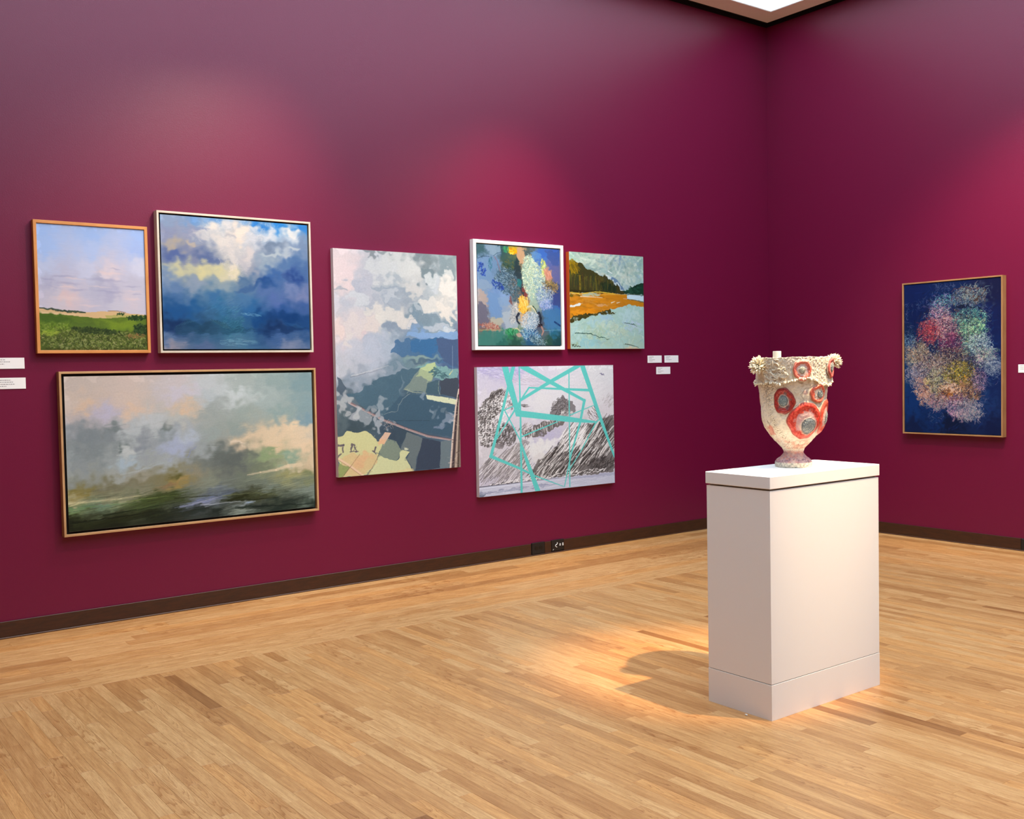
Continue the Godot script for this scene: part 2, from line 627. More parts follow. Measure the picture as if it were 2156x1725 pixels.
func build_cards() -> void:
	var g := "white wall labels"
	var rows := [[0.10, 0.42, 0.80], [0.10, 0.30, 0.64], [0.10, 0.50, 0.42], [0.10, 0.34, 0.26]]
	card(Vector3(-1.7123, 1.6006, 0), Vector3(-1.5329, 1.6670, 0), false, rows, "white wall label with four print rows beside the river valley canvas", g)
	card(Vector3(-1.4952, 1.6010, 0), Vector3(-1.3139, 1.6665, 0), false, [rows[0], rows[1], rows[2]], "white wall label with three print rows, closest to the room corner", g)
	card(Vector3(-1.6035, 1.4952, 0), Vector3(-1.4227, 1.5618, 0), false, rows, "white wall label hanging below a pair of other labels", g)
	var rows2 := [[0.10, 0.44, 0.82], [0.10, 0.58, 0.63], [0.10, 0.40, 0.43]]
	card(Vector3(-7.135, 1.6205, 0), Vector3(-6.949, 1.6865, 0), false, rows2, "white wall label level with the bottom of the green field painting", g)
	card(Vector3(-7.132, 1.4995, 0), Vector3(-6.946, 1.5665, 0), false, [[0.10, 0.56, 0.80], [0.10, 0.62, 0.62], [0.10, 0.66, 0.42], [0.10, 0.42, 0.24]], "white wall label beside the upper corner of the wide misty painting", g)
	card(Vector3(0, 1.458, 2.532), Vector3(0, 1.525, 2.712), true, rows2, "white wall label beside the dark blue floral painting", g)

# ---- a small painter: colours laid on a canvas with brush-like marks
class Painter:
	var w: int
	var h: int
	var buf: PackedVector3Array
	var nx: PackedByteArray
	var ny: PackedByteArray
	var nf: PackedByteArray
	var rnd := RandomNumberGenerator.new()
	var m := []                # maps the sketch's coordinates to the canvas
	var s := 1.0               # canvas pixels in one sketch unit, roughly

	func _init(width: int, height: int, corners: Array, sd: int, coarse := 0.02) -> void:
		w = width
		h = height
		buf.resize(w * h)
		rnd.seed = sd
		var n := FastNoiseLite.new()
		n.noise_type = FastNoiseLite.TYPE_SIMPLEX_SMOOTH
		n.frequency = coarse
		n.fractal_octaves = 2
		n.seed = sd
		nx = n.get_image(w, h, false, false, true).get_data()
		n.seed = sd + 1
		ny = n.get_image(w, h, false, false, true).get_data()
		n.seed = sd + 2
		n.frequency = 0.11
		n.fractal_octaves = 3
		nf = n.get_image(w, h, false, false, true).get_data()
		solve(corners)

	func solve(c: Array) -> void:
		# projective map from the four sketch corners to (0,0) (w,0) (w,h) (0,h)
		var to := [Vector2(0, 0), Vector2(w, 0), Vector2(w, h), Vector2(0, h)]
		var a := []
		for i in 4:
			var p: Vector2 = c[i]
			var q: Vector2 = to[i]
			a.append([p.x, p.y, 1.0, 0.0, 0.0, 0.0, -p.x * q.x, -p.y * q.x, q.x])
			a.append([0.0, 0.0, 0.0, p.x, p.y, 1.0, -p.x * q.y, -p.y * q.y, q.y])
		for i in 8:
			var best := i
			for k in range(i, 8):
				if absf(a[k][i]) > absf(a[best][i]):
					best = k
			var t: Array = a[i]
			a[i] = a[best]
			a[best] = t
			var d: float = a[i][i]
			for k in 9:
				a[i][k] /= d
			for k in 8:
				if k != i:
					var f: float = a[k][i]
					for j in range(i, 9):
						a[k][j] -= f * a[i][j]
		m = []
		for i in 8:
			m.append(a[i][8])
		m.append(1.0)
		s = w / ((c[1] - c[0]) as Vector2).length()

	func at(x: float, y: float) -> Vector2:
		var d: float = m[6] * x + m[7] * y + 1.0
		return Vector2((m[0] * x + m[1] * y + m[2]) / d, (m[3] * x + m[4] * y + m[5]) / d)

	func col(hex) -> Vector3:
		if hex is Vector3:
			return hex
		var c := Color(hex)
		return Vector3(c.r, c.g, c.b)

	# smooth ground: each entry is x, y, colour
	func ground(pts: Array, power := 3.0) -> void:
		var gw := 36
		var gh := 36
		var img := Image.create(gw, gh, false, Image.FORMAT_RGBF)
		var ps := []
		for p in pts:
			var q := at(p[0], p[1])
			ps.append([q.x / w, q.y / h, col(p[2])])
		for y in gh:
			for x in gw:
				var u := (x + 0.5) / gw
				var v := (y + 0.5) / gh
				var acc := Vector3.ZERO
				var sum := 0.0
				for p in ps:
					var d2: float = (u - p[0]) * (u - p[0]) + (v - p[1]) * (v - p[1]) + 0.0006
					var k := pow(d2, -power * 0.5)
					acc += p[2] * k
					sum += k
				acc /= sum
				img.set_pixel(x, y, Color(acc.x, acc.y, acc.z))
		img.resize(w, h, Image.INTERPOLATE_CUBIC)
		var f := img.get_data().to_float32_array()
		for i in w * h:
			buf[i] = Vector3(f[i * 3], f[i * 3 + 1], f[i * 3 + 2])

	# a ragged patch of colour
	func blob(x: float, y: float, rx: float, ry: float, deg: float, hex, alpha := 1.0, soft := 0.5, warp := 20.0) -> void:
		var c := at(x, y)
		warp = minf(warp, 0.8 * minf(rx, ry) + 3.0) * s
		rx *= s
		ry *= s
		var kc := col(hex)
		var ca := cos(deg_to_rad(deg))
		var sa := sin(deg_to_rad(deg))
		var ex := sqrt(rx * rx * ca * ca + ry * ry * sa * sa) * (1.0 + soft * 0.4) + warp
		var ey := sqrt(rx * rx * sa * sa + ry * ry * ca * ca) * (1.0 + soft * 0.4) + warp
		var lo := 1.0 - soft * 0.7
		var hi := 1.0 + soft * 0.4 + 0.02
		for py in range(maxi(0, int(c.y - ey)), mini(h, int(c.y + ey) + 1)):
			for px in range(maxi(0, int(c.x - ex)), mini(w, int(c.x + ex) + 1)):
				var i := py * w + px
				var dx := px - c.x + (nx[i] - 128) * warp * 0.0156
				var dy := py - c.y + (ny[i] - 128) * warp * 0.0156
				var a := (dx * ca + dy * sa) / rx
				var b := (dy * ca - dx * sa) / ry
				var d := sqrt(a * a + b * b)
				if d < hi:
					var k := alpha * (1.0 - smoothstep(lo, hi, d))
					buf[i] = buf[i].lerp(kc, k)

	# a patch with corners, edges frayed by warp
	func poly(pts: Array, hex, alpha := 1.0, warp := 4.0, grain := 0.0) -> void:
		var q := PackedVector2Array()
		var lo := Vector2(1e9, 1e9)
		var hi := -lo
		for p in range(0, pts.size(), 2):
			var t := at(pts[p], pts[p + 1])
			q.append(t)
			lo = lo.min(t)
			hi = hi.max(t)
		warp *= s
		var kc := col(hex)
		var n := q.size()
		for py in range(maxi(0, int(lo.y - warp)), mini(h, int(hi.y + warp) + 2)):
			for px in range(maxi(0, int(lo.x - warp)), mini(w, int(hi.x + warp) + 2)):
				var i := py * w + px
				var fx := px + 0.5 + (nx[i] - 128) * warp * 0.0156
				var fy := py + 0.5 + (ny[i] - 128) * warp * 0.0156
				var inside := false
				var near := 9.0
				var j := n - 1
				for k in n:
					var a := q[k]
					var b := q[j]
					if (a.y > fy) != (b.y > fy):
						if fx < (b.x - a.x) * (fy - a.y) / (b.y - a.y) + a.x:
							inside = not inside
					j = k
				if inside:
					buf[i] = buf[i].lerp(kc, alpha * (1.0 - grain * (nf[i] / 255.0)))

	# a line of paint through points, width in sketch units
	func line(pts: Array, width: float, hex, alpha := 1.0, width2 := -1.0, wobble := 0.0) -> void:
		var kc := col(hex)
		if width2 < 0.0:
			width2 = width
		var n := pts.size() / 2
		for k in n - 1:
			var a := at(pts[k * 2], pts[k * 2 + 1])
			var b := at(pts[k * 2 + 2], pts[k * 2 + 3])
			segment(a, b, lerpf(width, width2, float(k) / (n - 1)) * s * 0.5, lerpf(width, width2, float(k + 1) / (n - 1)) * s * 0.5, kc, alpha, wobble * s)

	func segment(a: Vector2, b: Vector2, ra: float, rb: float, kc: Vector3, alpha: float, wob := 0.0) -> void:
		var r := maxf(ra, rb) + 1.0 + wob
		var ab := b - a
		var l2 := maxf(ab.length_squared(), 0.0001)
		for py in range(maxi(0, int(minf(a.y, b.y) - r)), mini(h, int(maxf(a.y, b.y) + r) + 2)):
			for px in range(maxi(0, int(minf(a.x, b.x) - r)), mini(w, int(maxf(a.x, b.x) + r) + 2)):
				var i := py * w + px
				var p := Vector2(px + 0.5, py + 0.5)
				if wob > 0.0:
					p += Vector2(nx[i] - 128, ny[i] - 128) * (wob * 0.0156)
				var t := clampf((p - a).dot(ab) / l2, 0.0, 1.0)
				var d := p.distance_to(a + ab * t) - lerpf(ra, rb, t)
				if d < 0.5:
					buf[i] = buf[i].lerp(kc, alpha * clampf(0.5 - d, 0.0, 1.0))

	# many short touches inside an ellipse
	func daubs(count: int, x: float, y: float, rx: float, ry: float, turn: float, length: float, width: float, deg: float, spread: float, colours: Array, alpha := 0.8) -> void:
		var ct := cos(deg_to_rad(turn))
		var st := sin(deg_to_rad(turn))
		for k in count:
			var r := sqrt(rnd.randf())
			var t := rnd.randf() * TAU
			var ex := cos(t) * r * rx
			var ey := sin(t) * r * ry
			var c := at(x + ex * ct - ey * st, y + ex * st + ey * ct)
			var d := deg_to_rad(deg + rnd.randf_range(-spread, spread))
			var v := Vector2(cos(d), sin(d)) * length * s * rnd.randf_range(0.3, 0.6)
			var g := width * s * rnd.randf_range(0.3, 0.6)
			segment(c - v, c + v, g, g * 0.5, col(colours[rnd.randi() % colours.size()]), alpha)

	# touches that pick up the colour beneath and drag it along
	func drag(count: int, length: float, width: float, deg: float, spread: float, jitter := 0.05, alpha := 0.5, box := [0.0, 0.0, 1.0, 1.0]) -> void:
		for k in count:
			var c := Vector2(rnd.randf_range(box[0], box[2]) * w, rnd.randf_range(box[1], box[3]) * h)
			var i := clampi(int(c.y), 0, h - 1) * w + clampi(int(c.x), 0, w - 1)
			var f := 1.0 + rnd.randf_range(-jitter, jitter)
			var kc := buf[i] * f
			var d := deg_to_rad(deg + rnd.randf_range(-spread, spread))
			var v := Vector2(cos(d), sin(d)) * length * s * rnd.randf_range(0.3, 0.6)
			var g := width * s * rnd.randf_range(0.25, 0.55)
			segment(c - v, c + v, g, g * 0.4, kc, alpha)

	# push the wet colours about along a noise field
	func swirl(amount: float) -> void:
		var old := buf.duplicate()
		amount *= s
		for py in h:
			for px in w:
				var i := py * w + px
				var x := clampi(int(px + (nx[i] - 128) * amount * 0.0156), 0, w - 1)
				var y := clampi(int(py + (ny[i] - 128) * amount * 0.0156), 0, h - 1)
				buf[i] = old[y * w + x]

	# curved touches that follow the noise field, so that neighbours lie alike
	func flow(count: int, x: float, y: float, rx: float, ry: float, turn: float, length: float, width: float, bend: float, colours: Array, alpha := 0.8) -> void:
		var ct := cos(deg_to_rad(turn))
		var st := sin(deg_to_rad(turn))
		for k in count:
			var r := pow(rnd.randf(), 0.6)
			var t := rnd.randf() * TAU
			var ex := cos(t) * r * rx
			var ey := sin(t) * r * ry
			var c := at(x + ex * ct - ey * st, y + ex * st + ey * ct)
			var i := clampi(int(c.y), 0, h - 1) * w + clampi(int(c.x), 0, w - 1)
			var d := (nx[i] / 255.0) * TAU * 2.0 + rnd.randf_range(-0.7, 0.7)
			var turned := rnd.randf_range(-bend, bend)
			var step := length * s * rnd.randf_range(0.12, 0.34)
			var g := width * s * rnd.randf_range(0.25, 0.5)
			var kc := col(colours[rnd.randi() % colours.size()]) * rnd.randf_range(0.88, 1.1)
			for q in 3:
				var e := c + Vector2(cos(d), sin(d)) * step
				segment(c, e, g, g * 0.7, kc, alpha)
				c = e
				g *= 0.75
				d += turned

	# let the paint run together a little
	func soften(factor: float, amount: float) -> void:
		var f := PackedFloat32Array()
		f.resize(w * h * 3)
		for i in w * h:
			f[i * 3] = buf[i].x
			f[i * 3 + 1] = buf[i].y
			f[i * 3 + 2] = buf[i].z
		var img := Image.create_from_data(w, h, false, Image.FORMAT_RGBF, f.to_byte_array())
		img.resize(int(w / factor), int(h / factor), Image.INTERPOLATE_BILINEAR)
		img.resize(w, h, Image.INTERPOLATE_CUBIC)
		f = img.get_data().to_float32_array()
		for i in w * h:
			buf[i] = buf[i].lerp(Vector3(f[i * 3], f[i * 3 + 1], f[i * 3 + 2]), amount)

	func weave(amount: float) -> void:
		for i in w * h:
			buf[i] *= 1.0 + (nf[i] - 128) * amount * 0.0078

	func texture() -> ImageTexture:
		var out := PackedByteArray()
		out.resize(w * h * 3)
		for i in w * h:
			var c := buf[i]
			out[i * 3] = clampi(int(c.x * 255.0), 0, 255)
			out[i * 3 + 1] = clampi(int(c.y * 255.0), 0, 255)
			out[i * 3 + 2] = clampi(int(c.z * 255.0), 0, 255)
		return ImageTexture.create_from_image(Image.create_from_data(w, h, false, Image.FORMAT_RGB8, out))

# ---- the eight pictures; sketch coordinates are those of an enlarged view of each one
func v2(list: Array) -> Array:
	var o := []
	for i in range(0, list.size(), 2):
		o.append(Vector2(list[i], list[i + 1]))
	return o

func art_field() -> ImageTexture:
	var p := Painter.new(420, 484, v2([140, 238, 1248, 300, 1305, 1528, 205, 1528]), 11)
	p.ground([[200, 280, "a4c0f0"], [700, 300, "a0bbea"], [1200, 330, "a6c1f2"], [230, 500, "a8c1ee"], [700, 520, "b3c4ea"], [1200, 520, "a7bceb"],
		[250, 680, "c3cbe6"], [700, 700, "cacce2"], [1200, 680, "d2d3e6"], [900, 745, "dfd0d6"], [400, 790, "c2bfd4"], [300, 850, "b3b2ca"], [800, 835, "b6b5ca"],
		[1150, 850, "c3c0d2"], [900, 920, "b4b2ca"], [350, 930, "cec6d2"], [450, 1000, "dec4c5"], [1100, 1010, "d2c7d1"], [400, 1080, "cec7d1"], [1000, 1100, "cac6d4"]])
	p.swirl(30)
	for q in [[430, 775, 120, 12, 3], [260, 805, 70, 8, 4], [480, 850, 120, 16, 2], [850, 815, 220, 18, 2], [580, 915, 90, 14, 0], [900, 930, 170, 14, 4], [1180, 962, 60, 8, 0], [960, 700, 60, 8, 6], [1130, 880, 90, 10, 2]]:
		p.blob(q[0], q[1], q[2], q[3], q[4], "a3a3c0", 0.5, 1.0, 5)
	for q in [[470, 1000, 140, 22, 2], [900, 745, 160, 16, 3], [1150, 1010, 90, 14, 2], [700, 1075, 120, 12, 2], [560, 800, 130, 8, 3], [460, 885, 120, 8, 3], [1150, 930, 70, 8, 4], [800, 880, 120, 6, 2]]:
		p.blob(q[0], q[1], q[2], q[3], q[4], "ead0cc", 0.5, 1.0, 5)
	p.drag(900, 90, 9, 2, 10, 0.025, 0.5, [0, 0, 1, 0.7])
	# hills, field, trees
	p.poly([180, 1098, 330, 1116, 500, 1136, 700, 1142, 930, 1130, 1060, 1145, 1150, 1160, 1300, 1166, 1300, 1230, 180, 1230], "d9b584", 1.0, 3)
	p.poly([190, 1128, 500, 1160, 700, 1172, 190, 1172], "e2c49a", 0.8, 5)
	p.line([190, 1098, 330, 1116, 470, 1132, 650, 1144], 12, "3c4a3c", 0.9, 14, 8)
	p.daubs(60, 500, 1134, 150, 8, 4, 16, 12, 0, 40, ["33443a", "46563f"], 0.9)
	p.line([890, 1130, 980, 1128, 1070, 1145], 6, "7d5a3c", 0.8)
	p.poly([180, 1150, 350, 1162, 500, 1172, 700, 1200, 860, 1204, 1000, 1195, 1310, 1176, 1310, 1545, 180, 1545], "5b7326", 1.0, 4)
	p.poly([860, 1172, 1130, 1168, 1300, 1172, 1300, 1192, 880, 1200], "b4ac62", 0.9, 3)
	p.blob(300, 1200, 260, 50, 6, "43601f", 0.8, 0.8, 20)
	p.blob(1020, 1270, 260, 60, 4, "7a9228", 0.8, 0.9, 20)
	p.blob(700, 1270, 200, 40, 4, "52692a", 0.6, 0.9, 20)
	p.blob(330, 1260, 170, 40, 0, "6a8430", 0.5, 0.9, 20)
	p.drag(260, 60, 8, 3, 10, 0.10, 0.6, [0, 0.74, 1, 0.88])
	p.daubs(70, 1200, 1197, 110, 22, -2, 22, 16, 0, 90, ["24401e", "2f4a22", "1c3418"], 0.9)
	p.daubs(16, 1020, 1160, 40, 8, 0, 18, 12, 0, 90, ["2f4a2a"], 0.9)
	p.poly([200, 1320, 420, 1290, 640, 1296, 800, 1330, 960, 1350, 1120, 1335, 1310, 1330, 1310, 1545, 190, 1545], "4d5a24", 0.9, 14)
	p.flow(260, 330, 1300, 190, 50, 2, 30, 14, 0.8, ["6f8a2c", "8a9c4a", "56701f", "7a9030"], 0.8)
	p.flow(1500, 740, 1435, 600, 110, 2, 34, 15, 0.9, ["5f6e2c", "7d8a45", "3e4a1e", "8c945a", "4f5a28", "9a9862", "333f1a", "6a7634"], 0.7)
	p.daubs(130, 760, 1330, 260, 26, 5, 24, 18, 0, 80, ["2f4020", "3c4c22", "27361a"], 0.8)
	p.daubs(150, 1235, 1320, 75, 55, 0, 24, 20, 0, 90, ["223a1c", "2f4620", "1b2f18", "3c5428"], 0.9)
	p.daubs(60, 300, 1350, 90, 30, 0, 30, 12, -20, 30, ["a0b040", "7f9a30"], 0.7)
	p.daubs(60, 1180, 1380, 110, 25, 0, 20, 10, 0, 60, ["a8744a", "8a6a3a", "6f6a34"], 0.6)
	p.daubs(90, 750, 1518, 560, 14, 0, 30, 14, 0, 40, ["4a4a1c", "5c5420", "39401a"], 0.6)
	p.soften(2.4, 0.7)
	p.drag(900, 24, 8, -20, 60, 0.12, 0.5, [0, 0.76, 1, 1])
	return p.texture()

func art_sea() -> ImageTexture:
	var p := Painter.new(540, 490, v2([112, 138, 1665, 265, 1705, 1568, 165, 1570]), 22)
	p.ground([[200, 200, "8fa3c2"], [450, 170, "6f9bd0"], [700, 190, "5c93d0"], [1150, 235, "2f7fcf"], [1350, 270, "2584d8"], [1600, 290, "2b83d6"],
		[200, 330, "8f97b8"], [400, 330, "9a9fb8"], [250, 450, "b8ac9c"], [700, 280, "e8dfd6"], [950, 350, "efe0d2"], [800, 450, "d8d2d0"], [1100, 420, "d5d6dc"], [1500, 350, "dfe0e2"],
		[1300, 330, "d0d8e4"], [1250, 500, "7f90a8"], [1600, 480, "7d92b2"], [1450, 540, "b8c2cc"], [250, 560, "5c6fa6"], [600, 590, "6375a2"], [450, 540, "8087a8"],
		[900, 560, "d4d0ce"], [1000, 650, "c8c4c8"], [1250, 660, "9fb0be"], [1500, 640, "5a7bab"], [1600, 720, "4d70a4"], [300, 720, "c8c6a8"], [550, 720, "dcd29c"], [750, 740, "d8d0a4"],
		[880, 780, "e6d9b8"], [200, 800, "7f97b8"], [1100, 740, "9fa5b4"], [1300, 800, "3f69a6"], [1550, 810, "2d4f92"], [250, 900, "6685b0"], [500, 880, "8f9fb4"], [750, 880, "8fa2ae"],
		[1000, 850, "52749c"], [1250, 850, "24508f"], [1500, 930, "7486b4"], [1250, 960, "5874aa"], [1600, 1000, "7a86b2"], [300, 1000, "4a72a4"], [700, 1000, "3a6fa2"], [1000, 1020, "4a78a6"],
		[1350, 1060, "5871ae"], [1620, 1110, "3d5f9c"], [250, 1150, "1e5590"], [450, 1130, "1f5c96"], [750, 1120, "33709e"], [1100, 1140, "2d68a0"], [1400, 1150, "2a5596"],
		[230, 1270, "123a6c"], [450, 1300, "1b4a74"], [800, 1260, "2a6488"], [1150, 1250, "0f4580"], [1500, 1250, "0c3d76"], [250, 1340, "123060"], [600, 1340, "1f4466"],
		[900, 1350, "28617e"], [1300, 1340, "0d2f60"], [1650, 1300, "1a4880"], [250, 1450, "5878a4"], [600, 1440, "3f6a90"], [950, 1440, "4a7c9c"], [1400, 1450, "41659a"],
		[250, 1540, "a39aa4"], [600, 1540, "5a6f96"], [900, 1540, "4f7694"], [1500, 1540, "7f8ba8"]], 3.0)
	p.swirl(36)
	for q in [[690, 265, 90, 60, 0, "f2e6da"], [830, 240, 80, 45, 0, "ece4de"], [950, 330, 90, 90, 0, "f4e4d4"], [1100, 290, 90, 45, 10, "e6e2e2"], [1500, 335, 130, 40, 5, "f0ece6"], [1250, 375, 120, 45, 8, "e2e2e4"],
			[560, 350, 110, 40, -5, "d8d4d2"], [780, 420, 120, 50, 10, "e4dcd4"], [960, 420, 80, 60, 0, "f0dfce"], [880, 600, 70, 110, -20, "ddd6d2"], [1040, 560, 50, 80, -10, "e0d4d0"], [885, 740, 32, 100, 5, "ecdfc8"],
			[1540, 520, 70, 20, 10, "c8d0d4"], [1300, 570, 120, 26, -15, "c2ccd0"], [450, 440, 70, 36, 10, "c8b8a4"]]:
		p.blob(q[0], q[1], q[2], q[3], q[4], q[5], 0.75, 0.8, 26)
	for q in [[1330, 480, 170, 34, -6, "72849e"], [640, 600, 200, 36, 12, "5d6f9e"], [260, 560, 140, 50, 10, "566aa2"], [520, 300, 130, 26, 0, "8c98b8"], [880, 290, 30, 40, 20, "c0c0c4"], [840, 380, 60, 22, 0, "b8b8be"],
			[1530, 805, 140, 26, 0, "2a4a8c"], [1180, 850, 120, 34, -20, "234e8c"], [1480, 650, 150, 60, -25, "5276a8"], [1080, 910, 180, 24, -22, "3a6298"], [1400, 1230, 280, 60, 3, "0b3a74"], [330, 1160, 150, 60, 8, "1a5490"],
			[300, 1300, 160, 40, 4, "10305e"], [1480, 1350, 260, 36, -2, "12315f"]]:
		p.blob(q[0], q[1], q[2], q[3], q[4], q[5], 0.7, 0.9, 24)
	p.blob(520, 740, 360, 65, 3, "d9d1a2", 0.5, 0.9, 40)
	p.poly([290, 1335, 420, 1258, 560, 1290, 700, 1250, 860, 1345, 1000, 1330, 1150, 1370, 900, 1410, 300, 1400], "1b4560", 0.45, 14)
	p.soften(3.0, 0.6)
	p.drag(2600, 60, 8, -8, 24, 0.06, 0.4)
	p.flow(260, 900, 330, 500, 130, 0, 60, 10, 0.8, ["f4e8dc", "e4e0e0", "c4c8d4", "ece0d4"], 0.18)
	p.flow(200, 900, 620, 160, 200, -15, 60, 10, 0.8, ["ece2d8", "c8c8d0", "dcd4d0"], 0.18)
	p.drag(500, 130, 8, -3, 8, 0.06, 0.5, [0, 0.82, 1, 1])
	for k in 12:
		p.line([650 + k * 14, 1255 + k * 3, 790 + k * 9, 1335 + k * 3], 5, "143850" if k % 2 else "4a7c92", 0.6)
	for k in 8:
		p.line([290 + k * 30, 1330 - k * 8, 360 + k * 26, 1285 - k * 5], 4, "4a7898", 0.45)
	for k in 7:
		p.line([1440 + k * 18, 1290 + k * 2, 1560 + k * 14, 1350], 4, "2f6090", 0.6)
	p.daubs(40, 1090, 1205, 110, 18, 6, 34, 6, 10, 12, ["5c98c0", "7fb0cc"], 0.5)
	p.daubs(120, 900, 1300, 120, 200, 0, 40, 6, -20, 40, ["4f90a4", "3a7c98", "5a9cae"], 0.35)
	p.daubs(120, 800, 1120, 200, 90, 0, 50, 6, -25, 20, ["4f88b0", "3f7aa8", "28609a"], 0.4)
	p.daubs(70, 950, 1500, 200, 40, 0, 60, 7, 2, 10, ["6fa0b8", "5f8fae", "86aec0"], 0.5)
	return p.texture()

func art_mist() -> ImageTexture:
	var p := Painter.new(900, 530, v2([118, 108, 2035, 82, 2055, 1128, 155, 1330]), 33)
	p.ground([[200, 160, "c6b8ae"], [600, 160, "cdbcb2"], [1000, 160, "c9c0c0"], [1250, 150, "c0c6c8"], [1500, 150, "a6b2ae"], [1750, 150, "92a6a4"], [1980, 150, "7f9ba0"],
		[180, 330, "cfc0b4"], [280, 330, "d9bca2"], [600, 280, "d2bfb2"], [650, 365, "dcc0a8"], [1000, 250, "c8c2cc"], [1070, 360, "d9bda0"], [1250, 280, "b6c0c4"], [1450, 260, "c3cccc"], [1700, 280, "a3b2b0"], [1980, 330, "86a0a4"],
		[200, 430, "c0b6b4"], [450, 390, "bdb9cc"], [750, 430, "bcc2c4"], [1000, 430, "b8bcb8"], [1250, 400, "9fa8a4"], [1500, 400, "9aa8a2"], [1800, 400, "8fa6a4"], [2000, 450, "7d9ca8"],
		[170, 520, "9aa0a4"], [300, 600, "7f8a8e"], [420, 560, "868f92"], [620, 540, "b4bcbe"], [900, 560, "98a2a6"], [1050, 590, "b2bcc6"], [1250, 560, "9aa6a2"], [1450, 500, "93a19c"], [1600, 560, "d8c2a4"], [1850, 520, "e0c8a8"], [2020, 540, "cfc4b0"],
		[180, 720, "8f999a"], [350, 700, "848e90"], [560, 650, "8a9494"], [640, 700, "c2c8c6"], [720, 670, "8b949a"], [1000, 670, "a8b2c8"], [1180, 680, "9fa8a8"], [1350, 680, "78807c"], [1500, 640, "c9b79c"], [1750, 640, "e2c8a4"], [1980, 640, "e6ccaa"],
		[250, 800, "939c9e"], [600, 800, "a9bac4"], [900, 770, "a8b0b0"], [1200, 780, "7f8680"], [1450, 760, "636a66"], [1650, 730, "8fa27c"], [1750, 740, "96a67e"], [1880, 750, "8ca894"], [2020, 760, "dcc6a6"],
		[250, 890, "9aa2a0"], [500, 890, "a6aca6"], [700, 890, "a09e8c"], [1000, 890, "7c7448"], [1100, 870, "938e78"], [1350, 850, "6d736c"], [1650, 820, "828c70"], [1900, 810, "cfc0a0"], [2030, 800, "c9b898"],
		[180, 980, "8c948e"], [400, 980, "7f7c60"], [700, 940, "86826c"], [1000, 940, "a08a4e"], [1250, 930, "88907e"], [1550, 920, "707a6c"], [1850, 880, "8f946a"], [2030, 900, "7e8660"],
		[200, 1030, "8a7c44"], [450, 1030, "76745a"], [750, 1010, "8a8a72"], [1100, 1000, "7f857c"], [1350, 1000, "6d7880"], [1700, 980, "79867c"], [2000, 980, "7c8a80"],
		[200, 1100, "c8c096"], [500, 1080, "9fa27e"], [750, 1080, "4c5a30"], [1000, 1040, "333e1e"], [1250, 1060, "5f6b78"], [1500, 1050, "2c3018"], [1700, 1040, "4a5038"], [2000, 1070, "92a294"],
		[200, 1160, "5c7444"], [420, 1130, "6f8a72"], [800, 1120, "41522e"], [1150, 1110, "7c86a4"], [1400, 1100, "565f58"], [1600, 1100, "3f463f"], [1900, 1090, "2b3428"],
		[200, 1230, "2a2f16"], [500, 1220, "282c18"], [800, 1190, "262a1a"], [1100, 1170, "2a3026"], [1300, 1160, "1f2620"], [1500, 1150, "7e8a80"], [1800, 1120, "1e2a24"], [2030, 1110, "28342c"],
		[200, 1300, "161810"], [500, 1290, "1a1c12"], [900, 1230, "1c2018"]], 3.2)
	p.swirl(34)
	# cloud masses
	for q in [[330, 570, 180, 70, 20, "828c90", 0.6], [500, 520, 60, 34, -10, "717c7c", 0.7], [570, 665, 34, 22, -20, "5c6a68", 0.6], [930, 510, 24, 46, 25, "5c6864", 0.6], [880, 580, 60, 50, 30, "8c9698", 0.6], [720, 660, 60, 110, 25, "8a929a", 0.6],
			[640, 700, 55, 60, 0, "c4cac8", 0.8], [640, 560, 90, 60, 0, "bac2c4", 0.5], [800, 470, 130, 60, 0, "c2c8ca", 0.6], [1020, 650, 130, 70, -15, "aab4cc", 0.6], [1080, 590, 70, 30, -10, "b6c0cc", 0.6],
			[1400, 760, 220, 100, 8, "626a66", 0.75], [1560, 700, 70, 34, 10, "5f6862", 0.6], [1690, 740, 110, 60, -8, "8fa378", 0.75], [1850, 730, 60, 36, 0, "86a48e", 0.6], [1620, 830, 140, 26, -10, "6f7866", 0.6],
			[1760, 570, 200, 60, -8, "e4cdac", 0.75], [1930, 600, 120, 120, 10, "e6cfae", 0.7], [1880, 500, 60, 34, -20, "e8d2b0", 0.7], [1540, 590, 110, 30, -12, "ddc8a8", 0.7], [1480, 630, 90, 14, 20, "e8d8c0", 0.7],
			[1420, 230, 150, 36, 10, "c6d0d0", 0.6], [1600, 250, 120, 30, 8, "bcc8c6", 0.5], [1100, 210, 120, 40, 0, "c9c6d2", 0.5], [1300, 350, 120, 60, -30, "98a29e", 0.5], [620, 800, 110, 26, 0, "aebfca", 0.6], [760, 830, 140, 12, -16, "b4c0c8", 0.5]]:
		p.blob(q[0], q[1], q[2], q[3], q[4], q[5], q[6], 1.0, 36)
